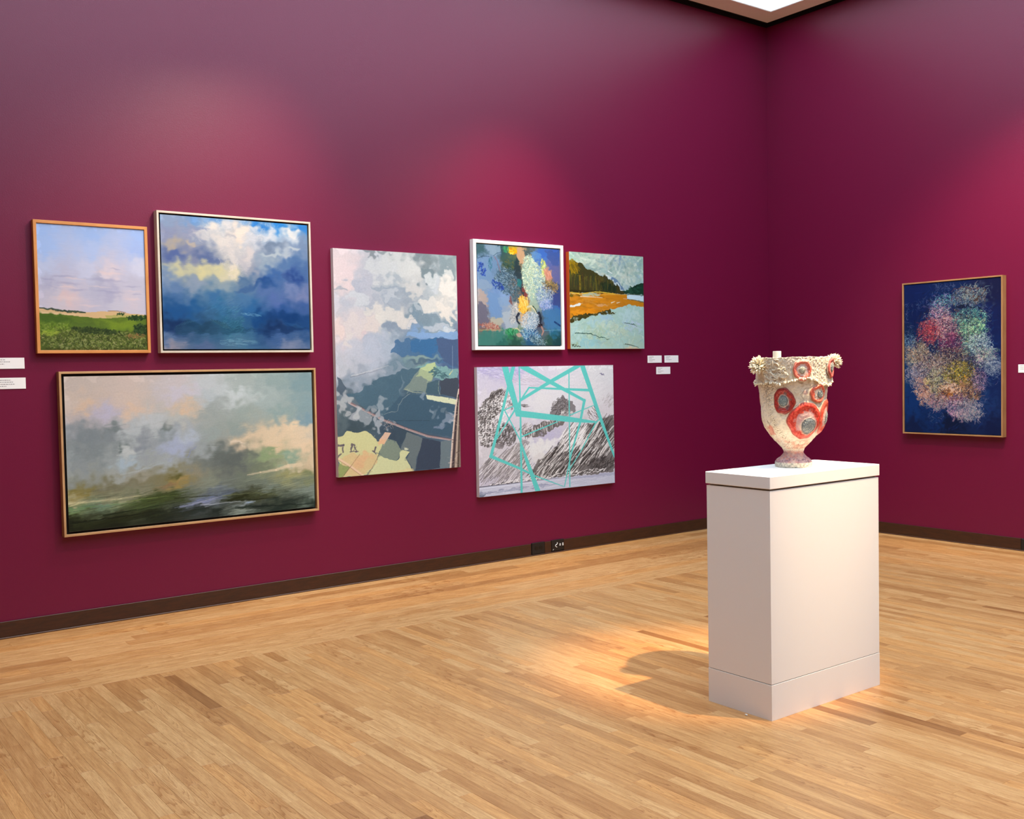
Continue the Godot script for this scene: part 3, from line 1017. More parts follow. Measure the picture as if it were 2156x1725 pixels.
	# land
	for q in [[270, 1015, 130, 34, 0, "857a40", 0.7], [560, 960, 170, 36, -10, "77745a", 0.6], [830, 920, 160, 40, -8, "7f7a5a", 0.6], [1000, 880, 46, 30, -30, "5c5a2c", 0.85], [1030, 915, 60, 18, -20, "a8905a", 0.7], [920, 965, 80, 12, -14, "9a7454", 0.6],
			[900, 1050, 240, 36, -5, "39451f", 0.75], [620, 1110, 160, 26, -6, "46582f", 0.6], [1560, 1040, 220, 34, 4, "33381e", 0.85], [1460, 1065, 90, 14, -10, "22260f", 0.8], [1850, 1095, 160, 24, -4, "26302a", 0.8], [1600, 1130, 160, 22, 0, "232c24", 0.8],
			[1200, 1095, 140, 26, -18, "7680a0", 0.8], [1350, 1030, 150, 14, -10, "5a6678", 0.7], [1190, 1115, 130, 9, -12, "a4aabf", 0.8], [1520, 1105, 80, 10, -12, "b4c2cc", 0.8], [1560, 1095, 24, 12, 0, "a4bcd8", 0.9], [420, 1115, 40, 10, 0, "7fa8a8", 0.8],
			[240, 1140, 110, 16, -8, "6f9068", 0.7], [1500, 1155, 70, 16, -5, "90988c", 0.7], [1900, 870, 150, 16, -3, "a4a06a", 0.6], [900, 1190, 300, 30, -5, "22281a", 0.7], [1180, 1150, 190, 20, 6, "1c241c", 0.7], [500, 1240, 340, 50, -6, "22260f", 0.7]]:
		p.blob(q[0], q[1], q[2], q[3], q[4], q[5], q[6], 1.0, 22)
	p.line([150, 1108, 260, 1096, 420, 1082, 560, 1068, 720, 1044], 24, "d8cfa2", 0.6, 6, 0)
	p.line([1540, 882, 1640, 862, 1760, 842, 1850, 812, 1950, 800], 8, "e6d2b0", 0.65, 34, 0)
	p.line([560, 880, 700, 850, 800, 800], 12, "c8d0d0", 0.25, 4, 0)
	p.line([1150, 660, 1100, 700, 1080, 745], 8, "8a94b0", 0.7, 12, 6)
	p.soften(4.0, 0.6)
	p.drag(1300, 120, 12, -5, 14, 0.03, 0.35)
	p.drag(900, 150, 9, -6, 9, 0.13, 0.45, [0, 0.74, 1, 1])
	p.soften(2.0, 0.5)
	for q in [[420, 1200, 700, 1150, 1020, 1090, 14, "1c2412"], [980, 1062, 1150, 1050, 1310, 1040, 12, "2a3018"], [1340, 1078, 1560, 1072, 1760, 1060, 14, "1c200e"], [1450, 1140, 1750, 1118, 2045, 1102, 20, "18221c"], [160, 1152, 380, 1126, 600, 1104, 10, "6c9060"],
			[1020, 1132, 1180, 1098, 1340, 1060, 16, "8c94b4"], [1180, 1120, 1400, 1094, 1600, 1084, 6, "c0c8d0"], [1350, 1042, 1600, 1020, 1800, 1040, 9, "6c744c"], [180, 1260, 500, 1216, 900, 1160, 12, "14180c"], [600, 1088, 800, 1062, 1000, 1040, 7, "7c8c50"], [1480, 1165, 1560, 1158, 1640, 1152, 9, "98a49c"]]:
		p.line([q[0], q[1], q[2], q[3], q[4], q[5]], q[6], q[7], 0.7, q[6] * 0.3, 3)
	p.drag(900, 110, 7, -7, 7, 0.22, 0.5, [0, 0.78, 1, 1])
	for k in 9:
		p.line([1060 + k * 26, 1122 - k * 7, 1130 + k * 30, 1104 - k * 8], 5, "b4bac8", 0.4, 2)
	p.weave(0.02)
	return p.texture()

func art_aerial() -> ImageTexture:
	var p := Painter.new(450, 800, v2([68, 48, 942, 98, 985, 1603, 122, 1675]), 44)
	p.ground([[150, 150, "d8c8c8"], [450, 150, "cacbca"], [600, 200, "cdcdc8"], [750, 150, "7d8a8e"], [880, 150, "8a9a9c"], [600, 90, "a9aeae"], [780, 250, "bcc4c8"], [890, 330, "dcd8d0"],
		[150, 290, "dac8c6"], [300, 320, "b4b6c0"], [500, 300, "a9b2b8"], [650, 320, "c6c6c4"], [150, 430, "b4b8c2"], [250, 400, "c2c6cc"], [420, 400, "b0b6be"], [550, 420, "9aa4ae"], [700, 460, "a6b0b6"], [850, 470, "dcd6cc"],
		[120, 620, "d4c4c2"], [230, 600, "cfc6c6"], [400, 530, "d4d0c8"], [550, 530, "d0ccc6"], [720, 560, "7e929e"], [850, 560, "8b9ca6"], [300, 640, "cfbfc0"], [500, 620, "8a9aa8"], [800, 620, "c0cad0"],
		[180, 760, "c2c2cc"], [350, 760, "b2bac6"], [480, 720, "a6b4c0"], [150, 900, "b8bcc4"], [350, 860, "a9b2be"], [250, 1000, "98a4b0"], [600, 700, "7f93a8"], [700, 660, "7fa0c8"], [850, 655, "86a6cc"], [600, 760, "5d7a94"], [750, 740, "3d6a94"],
		[920, 730, "4f5f78"], [700, 830, "7d9290"], [900, 830, "50688a"], [600, 850, "6f8890"], [350, 1100, "4e6676"], [500, 1000, "4c687a"], [650, 1150, "455e6e"], [800, 1200, "42586a"], [200, 1080, "5a6c78"], [300, 1250, "3f5058"], [600, 1300, "3d4e5a"], [500, 1380, "3c4c5a"],
		[150, 1250, "58686e"], [200, 1330, "405058"]], 3.4)
	p.swirl(24)
	# sky: lumps of cloud, darker gaps, then lit tops
	for q in [[330, 80, 34, 24, 30, "80888c"], [440, 90, 70, 20, 20, "8c9496"], [720, 110, 60, 34, 20, "7c888c"], [870, 170, 80, 70, 20, "84949a"], [720, 230, 46, 60, 40, "76868c"], [240, 310, 50, 40, 0, "aeb2be"], [470, 330, 130, 26, 4, "9aa6b0"], [120, 335, 50, 8, 4, "a4a8b0"],
			[480, 420, 90, 50, 20, "a2acb6"], [620, 400, 70, 40, 30, "96a2ac"], [330, 450, 60, 60, 0, "aab0ba"], [700, 530, 130, 60, 20, "7c909c"], [840, 590, 110, 36, -10, "8499a4"], [660, 580, 70, 40, 30, "7a909e"], [520, 600, 110, 30, 0, "8896a6"], [320, 690, 60, 34, 0, "a4acba"]]:
		p.blob(q[0], q[1], q[2], q[3], q[4], q[5], 0.85, 0.35, 30)
	for q in [[540, 170, 150, 90, 10, "cfd0cc"], [420, 190, 110, 80, 0, "cacccb"], [640, 330, 50, 60, 0, "c9c8c4"], [760, 250, 36, 60, 15, "cdd2d2"], [805, 300, 22, 60, 5, "c4cace"], [885, 220, 20, 40, 10, "d2d4d0"], [890, 330, 60, 70, 0, "e0dcd4"], [760, 440, 70, 60, 30, "dcd8d0"],
			[870, 480, 90, 50, 10, "e0dad0"], [920, 540, 30, 40, 0, "dcd6ce"], [470, 380, 50, 40, 0, "b8bec4"], [250, 410, 50, 60, -20, "c4c8cc"], [660, 470, 40, 44, 0, "aeb8be"], [440, 520, 130, 50, 0, "d6d2ca"], [560, 545, 60, 40, 20, "d2cec8"], [340, 490, 50, 34, 0, "d0ccc6"],
			[330, 590, 70, 34, 0, "d4cac4"], [230, 590, 60, 50, 0, "d0c8c6"], [620, 600, 26, 30, 30, "d8d4d0"], [840, 600, 80, 22, 0, "b8c0c8"], [900, 625, 60, 14, 0, "ccd4d8"], [760, 610, 40, 14, -10, "b4bec8"], [100, 620, 40, 80, 0, "dccac4"], [180, 700, 22, 80, 0, "d2ccc8"], [130, 220, 70, 90, 0, "dccaca"]]:
		p.blob(q[0], q[1], q[2], q[3], q[4], q[5], 0.85, 0.3, 30)
	for q in [[350, 770, 140, 110, 0, "b2bac8"], [220, 820, 90, 120, 0, "babec8"], [450, 760, 60, 90, 0, "a9b4c2"], [300, 960, 130, 50, -12, "9ca6b2"], [470, 930, 120, 34, -12, "94a2ae"], [240, 1010, 70, 40, 0, "8c9aa8"]]:
		p.blob(q[0], q[1], q[2], q[3], q[4], q[5], 0.7, 0.6, 40)
	# sea
	p.poly([600, 645, 960, 638, 960, 690, 590, 674], "84a6ce", 0.9, 6)
	p.poly([520, 705, 640, 690, 805, 690, 955, 690, 960, 890, 830, 855, 690, 815, 560, 815, 480, 790], "4c7094", 0.9, 14)
	p.poly([640, 695, 805, 692, 830, 800, 700, 800, 620, 760], "3b6c9a", 0.8, 16)
	p.poly([805, 690, 960, 690, 965, 895, 850, 850, 820, 760], "4c5e80", 0.85, 6)
	p.blob(700, 830, 150, 14, -2, "86a09e", 0.8, 0.6, 14)
	p.blob(730, 850, 120, 12, -4, "4c6478", 0.7, 0.6, 14)
	p.line([210, 955, 300, 930, 400, 900, 470, 880], 6, "d0d2d0", 0.6, 3, 2)
	p.line([205, 965, 260, 950, 320, 932, 420, 908], 4, "6c6a74", 0.5, 2, 3)
	# dark land and its fields
	p.poly([330, 1020, 400, 980, 520, 930, 600, 900, 690, 895, 640, 980, 575, 1055, 560, 1140, 480, 1225, 430, 1240, 330, 1190, 190, 1130, 180, 1090, 300, 1045], "4c6878", 0.9, 14)
	p.poly([100, 950, 170, 1030, 190, 1130, 130, 1090, 100, 1010], "4e5e6c", 0.9, 8)
	p.poly([640, 885, 760, 868, 960, 905, 965, 978, 880, 985, 800, 975, 700, 900], "80aaa6", 0.95, 10)
	p.poly([695, 895, 790, 862, 806, 900, 760, 985, 670, 950], "bccc98", 0.95, 8)
	p.poly([575, 1058, 690, 900, 795, 945, 738, 1070], "7e8e86", 0.95, 3)
	p.poly([690, 900, 795, 935, 770, 985, 668, 960], "b4c494", 0.7, 8)
	p.poly([745, 1000, 830, 985, 824, 1085, 730, 1076], "48626e", 0.95, 4)
	p.poly([835, 985, 965, 972, 966, 1118, 830, 1088], "444c58", 0.95, 6)
	p.poly([550, 1100, 640, 1085, 740, 1090, 955, 1160, 930, 1390, 700, 1350, 430, 1265, 440, 1230], "435e70", 0.95, 5)
	p.poly([738, 1086, 958, 1124, 950, 1160, 742, 1120], "d6dcb8", 1.0, 2)
	p.line([585, 1050, 640, 1070, 740, 1078], 5, "b0b89a", 0.8)
	p.line([620, 1085, 570, 1120, 530, 1200, 440, 1228], 4, "a8b0a8", 0.7, 3, 4)
	p.line([825, 990, 822, 1060, 835, 1090], 4, "a8b49c", 0.7)
	p.line([510, 1272, 760, 1272], 3, "2c3c46", 0.7)
	p.line([920, 740, 922, 930], 3, "a4b8c4", 0.7)
	p.line([900, 945, 922, 915], 8, "d8d090", 0.9, 3)
	p.daubs(16, 830, 930, 70, 30, 10, 34, 14, 0, 40, ["4a6a72", "54787c"], 0.9)
	# road
	p.line([190, 1143, 330, 1212, 430, 1266, 600, 1330, 750, 1382, 912, 1408], 18, "a8908e", 0.95, 14)
	p.line([190, 1138, 330, 1204, 430, 1258, 600, 1322, 750, 1375, 912, 1402], 4, "55484e", 0.8)
	p.line([190, 1150, 330, 1220, 430, 1274, 600, 1338, 750, 1390, 912, 1414], 3, "d0bcb2", 0.8)
	# puffs low down
	for q in [[150, 1120, 40, 60, 0, "b0b6b8"], [140, 1190, 34, 46, 0, "a8aeb0"], [230, 1225, 56, 36, 10, "a4aab0"], [310, 1250, 46, 60, 0, "98a2a8"], [270, 1220, 34, 28, 0, "b4babc"], [400, 1170, 36, 60, 0, "94a2aa"], [400, 1260, 26, 60, -10, "a4acb2"], [415, 1325, 26, 26, 0, "98a2a8"], [350, 1180, 30, 22, 0, "7c8c96"],
			[880, 1280, 60, 40, -20, "8494a4"], [920, 1260, 24, 40, 0, "94a2b0"], [830, 1330, 60, 18, 0, "7c8ca0"], [790, 1210, 26, 44, 0, "6a7e8c"], [870, 1180, 34, 24, 0, "667a86"], [780, 1190, 16, 20, 0, "7e909c"], [890, 1230, 20, 24, 0, "60727e"], [720, 1080, 14, 30, 10, "7c90a0"], [562, 1020, 10, 60, 5, "687e8c"]]:
		p.blob(q[0], q[1], q[2], q[3], q[4], q[5], 0.85, 0.4, 26)
	# fields in the sun
	p.poly([110, 1400, 180, 1345, 330, 1358, 380, 1392, 400, 1412, 440, 1398, 410, 1512, 330, 1665, 120, 1680], "cccb96", 1.0, 8)
	p.poly([115, 1520, 250, 1520, 310, 1500, 410, 1500, 330, 1660, 120, 1680], "d4b888", 0.8, 20)
	p.blob(270, 1560, 70, 40, -40, "dcae84", 0.7, 0.9, 20)
	p.poly([118, 1575, 200, 1605, 150, 1678, 118, 1680], "8f9c62", 0.95, 3)
	p.line([118, 1540, 200, 1590, 300, 1665], 12, "e4c4a4", 0.95)
	p.line([120, 1552, 196, 1600, 290, 1668], 3, "9c7c68", 0.8)
	p.line([205, 1600, 270, 1510], 5, "a88868", 0.8)
	p.line([205, 1600, 150, 1672], 3, "74584a", 0.8)
	p.poly([330, 1668, 412, 1515, 528, 1562, 560, 1478, 640, 1490, 596, 1530, 645, 1640, 500, 1660], "cdd0a0", 1.0, 6)
	p.poly([470, 1640, 640, 1600, 650, 1650, 480, 1665], "d8c894", 0.7, 10)
	p.line([410, 1510, 330, 1660], 4, "8a7a60", 0.7)
	p.poly([440, 1395, 530, 1425, 562, 1475, 526, 1562, 408, 1518], "7f8d7e", 1.0, 4)
	p.poly([600, 1350, 712, 1396, 652, 1632, 606, 1540, 630, 1500, 560, 1478], "6a7678", 1.0, 4)
	p.poly([712, 1392, 842, 1425, 836, 1612, 660, 1628], "3d4858", 1.0, 2)
	p.poly([842, 1425, 918, 1408, 906, 1606, 836, 1612], "6e7d82", 1.0, 2)
	p.poly([405, 1408, 446, 1356, 488, 1358, 440, 1442], "d4b49c", 1.0, 2)
	p.poly([398, 1436, 412, 1405, 450, 1408, 440, 1440], "e0b48c", 1.0, 2)
	p.blob(598, 1475, 16, 8, 10, "d8dcbc", 0.9, 0.2, 2)
	# grove shadows
	for q in [[115, 1455, 165, 1450], [160, 1450, 150, 1490], [135, 1500, 118, 1530], [205, 1440, 232, 1440], [210, 1450, 205, 1490], [228, 1450, 250, 1488], [195, 1495, 225, 1492], [235, 1495, 265, 1488], [385, 1460, 370, 1490], [365, 1480, 385, 1505]]:
		p.line(q, 12, "5c5460", 0.85, 8, 6)
	# strip along the edge
	p.poly([905, 1610, 948, 1150, 968, 1030, 990, 1605], "8c7c70", 1.0, 1)
	p.line([966, 1050, 945, 1180, 925, 1400, 912, 1608], 9, "dcc8b8", 1.0, 12)
	p.line([966, 1090, 948, 1300, 930, 1608], 10, "463c40", 1.0, 16)
	p.line([970, 1120, 960, 1350, 950, 1608], 5, "cbb8a4", 1.0, 8)
	p.line([974, 1160, 972, 1400, 968, 1606], 6, "54463f", 1.0, 12)
	p.drag(1200, 34, 9, -20, 70, 0.05, 0.45)
	p.daubs(40, 470, 1300, 60, 30, 0, 22, 5, 0, 90, ["c0a89c", "3c4a56", "8c98a0"], 0.6)
	p.weave(0.025)
	return p.texture()
func art_abstract() -> ImageTexture:
	var p := Painter.new(480, 490, v2([190, 122, 1348, 210, 1385, 1537, 228, 1537]), 55, 0.035)
	p.ground([[230, 200, "3f6068"], [420, 200, "7b95b0"], [560, 220, "2f5268"], [690, 220, "b0a040"], [800, 230, "c8a070"], [900, 240, "4d5f60"], [1100, 260, "3f6cc0"], [1280, 270, "3a5cae"],
		[280, 400, "7f9cc4"], [450, 400, "6b8cb0"], [600, 380, "4a5c50"], [750, 420, "2c3a30"], [830, 340, "c09a78"], [950, 400, "a9bca4"], [1080, 350, "4a78c4"], [1250, 400, "5a68a8"],
		[280, 550, "7898c4"], [550, 580, "5f7f9c"], [720, 600, "33454e"], [930, 560, "b8c4a4"], [1080, 560, "9fb49c"], [1200, 560, "c0907c"], [1320, 600, "5f6498"],
		[300, 720, "7c98b8"], [500, 720, "6f90c0"], [680, 720, "50687a"], [820, 720, "4a6a66"], [950, 720, "a8c0ac"], [1080, 740, "7d9cae"], [1220, 700, "8a8058"], [1330, 780, "3a4a78"],
		[260, 850, "b0a4a0"], [450, 900, "7ca0d4"], [600, 880, "84a4d0"], [740, 850, "4f6470"], [870, 830, "9a5048"], [970, 880, "a6c4b4"], [1130, 880, "7d9cb4"], [1300, 900, "3c5090"],
		[270, 1050, "70707e"], [450, 1050, "7ca0d2"], [620, 1000, "90a4bc"], [720, 1020, "b4b4b0"], [850, 1000, "e0a838"], [1000, 980, "a0b4a0"], [1170, 1000, "5c80b8"], [1330, 1050, "3f6cb0"],
		[290, 1200, "6f6c7c"], [450, 1190, "a8aaa0"], [640, 1180, "a4b4bc"], [780, 1150, "9aa0a0"], [870, 1160, "cfaa78"], [960, 1170, "b8c4c8"], [1080, 1150, "4a6070"], [1230, 1150, "4a7cbc"],
		[280, 1290, "8a6860"], [430, 1280, "b09080"], [640, 1270, "a0b0c0"], [900, 1270, "a8bcc8"], [1080, 1260, "4c5468"], [1280, 1260, "4c80ac"],
		[330, 1380, "3a7a74"], [520, 1390, "3f8078"], [680, 1360, "2c7c50"], [800, 1360, "6a8a70"], [950, 1380, "4f84b4"], [1120, 1380, "5a6a70"], [1280, 1360, "2a6a84"],
		[300, 1480, "468274"], [550, 1480, "2f6a60"], [750, 1480, "2c5448"], [950, 1480, "2c5a7a"], [1200, 1480, "2f5448"], [1350, 1480, "20484c"]], 4.0)
	p.swirl(26)
	# flat knife patches
	p.poly([320, 140, 520, 150, 530, 230, 440, 280, 390, 270, 340, 180], "86a0b4", 0.85, 8)
	p.poly([200, 330, 260, 300, 370, 300, 400, 420, 420, 640, 350, 640, 215, 600], "7090b4", 0.85, 10)
	p.poly([220, 610, 350, 640, 420, 740, 230, 760], "8aa2bc", 0.7, 8)
	p.poly([220, 765, 300, 770, 345, 960, 330, 1000, 240, 900], "b4a49c", 0.8, 10)
	p.poly([225, 910, 330, 980, 365, 1180, 375, 1240, 240, 1310], "6e6c7e", 0.9, 6)
	p.poly([345, 770, 520, 830, 540, 1010, 560, 1150, 380, 1150], "7094c0", 0.85, 10)
	p.poly([490, 870, 640, 850, 640, 980, 520, 1000], "84a2c4", 0.75, 6)
	p.poly([570, 1070, 700, 1060, 780, 1220, 780, 1300, 600, 1310, 560, 1180], "a8b6c2", 0.85, 8)
	p.poly([390, 1170, 560, 1160, 590, 1230, 470, 1290, 410, 1230], "b4b2a2", 0.85, 6)
	p.blob(575, 1265, 36, 40, 0, "7c8ca4", 0.8, 0.4, 8)
	p.flow(120, 400, 1270, 150, 40, 10, 40, 14, 0.8, ["b0685c", "c8907c", "9a5a50", "c09c8c"], 0.7)
	p.poly([940, 250, 1010, 230, 1090, 260, 1100, 330, 1000, 340], "5f92cc", 0.7, 8)
	p.poly([1150, 220, 1340, 230, 1350, 420, 1250, 440, 1180, 330], "3f5898", 0.7, 14)
	p.poly([1230, 430, 1350, 430, 1365, 690, 1260, 650], "62669c", 0.75, 14)
	p.poly([1130, 1040, 1370, 1020, 1380, 1320, 1150, 1320], "437aa8", 0.7, 10)
	p.poly([1250, 820, 1365, 780, 1372, 1000, 1290, 1000], "3c4a84", 0.8, 14)
	p.poly([520, 160, 620, 170, 680, 260, 760, 290, 800, 420, 760, 460, 700, 500, 600, 470, 560, 380], "37564f", 0.7, 14)
	p.poly([740, 300, 790, 420, 830, 620, 880, 800, 920, 900, 860, 920, 780, 700, 720, 500], "2a3a44", 0.75, 10)
	p.poly([750, 180, 850, 190, 880, 320, 800, 420, 760, 300], "c6a07c", 0.9, 8)
	p.daubs(24, 690, 225, 60, 36, 10, 50, 26, 20, 40, ["f0c020", "e8b010", "f4d850", "d89010"], 0.9)
	p.daubs(12, 610, 210, 40, 30, 0, 50, 26, 60, 40, ["4a9a60", "6ab070", "2f7a60"], 0.8)
	p.daubs(40, 640, 420, 90, 70, 40, 40, 16, 40, 60, ["2c4434", "5a6040", "3a5a58", "6a6a3c"], 0.7)
	# cool scribbled mass
	p.flow(700, 610, 640, 160, 200, -30, 50, 8, 0.9, ["33505c", "7c98ac", "56748a", "2a424e", "9ab0bc"], 0.7)
	p.flow(200, 740, 780, 80, 170, -15, 40, 8, 0.9, ["2f4650", "6a8490", "9a7a60", "40606a"], 0.7)
	p.daubs(44, 265, 480, 55, 110, -20, 20, 16, 0, 90, ["2c4aa0", "243c8c", "3a5cb4"], 0.9)
	p.daubs(54, 500, 700, 100, 50, 40, 20, 16, 0, 90, ["2c4a9c", "25408c", "4062ac"], 0.9)
	p.daubs(26, 390, 400, 30, 100, 0, 40, 10, 80, 30, ["3f7c94", "5a90a8", "2f6478"], 0.7)
	p.line([440, 300, 480, 360, 510, 470, 530, 520], 7, "9a5a60", 0.8, 4)
	p.line([430, 290, 480, 250, 530, 240], 6, "34506a", 0.8)
	p.line([210, 320, 290, 292, 370, 300], 6, "2c4260", 0.8)
	p.line([560, 520, 620, 560, 650, 620], 6, "2a3f50", 0.8)
	p.blob(795, 670, 34, 50, 0, "2f7c80", 0.85, 0.3, 8)
	p.blob(870, 800, 24, 100, -12, "8c4440", 0.85, 0.5, 12)
	p.blob(672, 910, 20, 60, -15, "7c4c48", 0.8, 0.5, 10)
	# bright encrusted column
	p.flow(1200, 945, 580, 115, 300, -6, 40, 11, 0.9, ["dce8c4", "a4c8b4", "c4d8cc", "8cb0a0", "eef0c4", "b4ccb0", "98b8b8"], 0.85)
	p.flow(600, 1080, 690, 85, 270, -8, 36, 10, 0.9, ["cce0c8", "8cb0b8", "e4ecc0", "a8c4c8", "6c98b4"], 0.85)
	p.flow(160, 1130, 460, 36, 120, -6, 34, 10, 0.9, ["e4ec80", "c8d860", "f0f0a8", "a0b870"], 0.9)
	p.daubs(40, 1190, 560, 40, 80, -20, 50, 18, 70, 30, ["d8947c", "c88470", "e0a890"], 0.8)
	p.flow(240, 1230, 720, 110, 80, 20, 50, 9, 0.9, ["8a7040", "b0904c", "3a3c44", "6a5c40", "c0a070"], 0.75)
	p.flow(360, 1150, 850, 120, 140, 0, 38, 10, 0.9, ["a0b8d0", "7c94c0", "c0d0dc", "5070a0", "e0e0d0"], 0.75)
	p.flow(160, 1170, 980, 90, 70, 0, 40, 12, 0.9, ["9cacdc", "7c98d0", "b4c0e0"], 0.7)
	# the leaping figure
	p.flow(240, 730, 1080, 55, 140, 10, 44, 11, 0.8, ["c8c4bc", "a8b0b4", "e0dcd4", "8c949c"], 0.8)
	p.daubs(150, 855, 1000, 62, 105, -5, 34, 14, 60, 60, ["f0b830", "f8d468", "e49c2c", "f4c450"], 0.95)
	p.daubs(60, 850, 920, 60, 60, 0, 50, 14, 80, 25, ["f4c850", "e8a838", "f8dc80"], 0.9)
	p.poly([800, 1100, 880, 1110, 900, 1190, 830, 1210], "d8b080", 0.8, 8)
	p.line([788, 1095, 760, 1140, 770, 1200, 800, 1235], 34, "2c3444", 0.95, 18)
	p.line([910, 1000, 960, 990, 1000, 1030, 1040, 1090], 26, "d8d4b0", 0.9, 16)
	p.line([985, 990, 1020, 1030, 1050, 1100], 14, "2c4434", 0.9, 8)
	p.line([915, 1040, 900, 1080, 850, 1110], 12, "6a4a24", 0.8, 6)
	p.line([1070, 1090, 1095, 1160, 1080, 1250], 40, "242c3c", 0.9, 34)
	p.daubs(20, 1080, 1260, 34, 20, 0, 30, 20, 0, 60, ["22242c", "3c3440"], 0.9)
	p.flow(700, 950, 1200, 125, 140, 0, 30, 8, 0.9, ["e4e8ec", "a8c0d0", "c4d0d8", "6c94b8", "d8dcd8"], 0.8)
	p.line([1110, 1280, 1135, 1340, 1115, 1390], 26, "b48c80", 0.9, 18)
	p.blob(790, 1385, 44, 26, 10, "c4a494", 0.9, 0.3, 8)
	p.line([700, 1310, 770, 1300, 810, 1340], 22, "d0ccA0", 0.85, 12)
	# waterline and the depth
	p.line([232, 1325, 420, 1318, 560, 1322], 10, "b0a878", 0.8)
	p.line([1145, 1328, 1375, 1322], 8, "6aa0b8", 0.8)
	p.poly([235, 1335, 560, 1340, 560, 1470, 420, 1530, 240, 1530], "438076", 0.7, 8)
	p.daubs(60, 690, 1350, 90, 34, 0, 40, 14, 70, 30, ["2c8a50", "38a068", "1f6c48", "60b080"], 0.8)
	p.flow(800, 960, 1390, 150, 85, 20, 28, 7, 0.9, ["a0c8d8", "3c78b0", "e0ecec", "2c5c94", "6ca8c0", "244a74"], 0.85)
	p.flow(420, 1060, 1480, 140, 50, 25, 26, 6, 0.9, ["8cb0b8", "2c4c5c", "c0d0cc", "1c3440", "5c8490"], 0.8)
	p.line([1290, 1210, 1370, 1265], 22, "1c3c70", 0.9)
	p.line([1225, 1320, 1230, 1400], 8, "7cb0c0", 0.6, 4)
	p.drag(700, 50, 10, 60, 60, 0.07, 0.45)
	return p.texture()

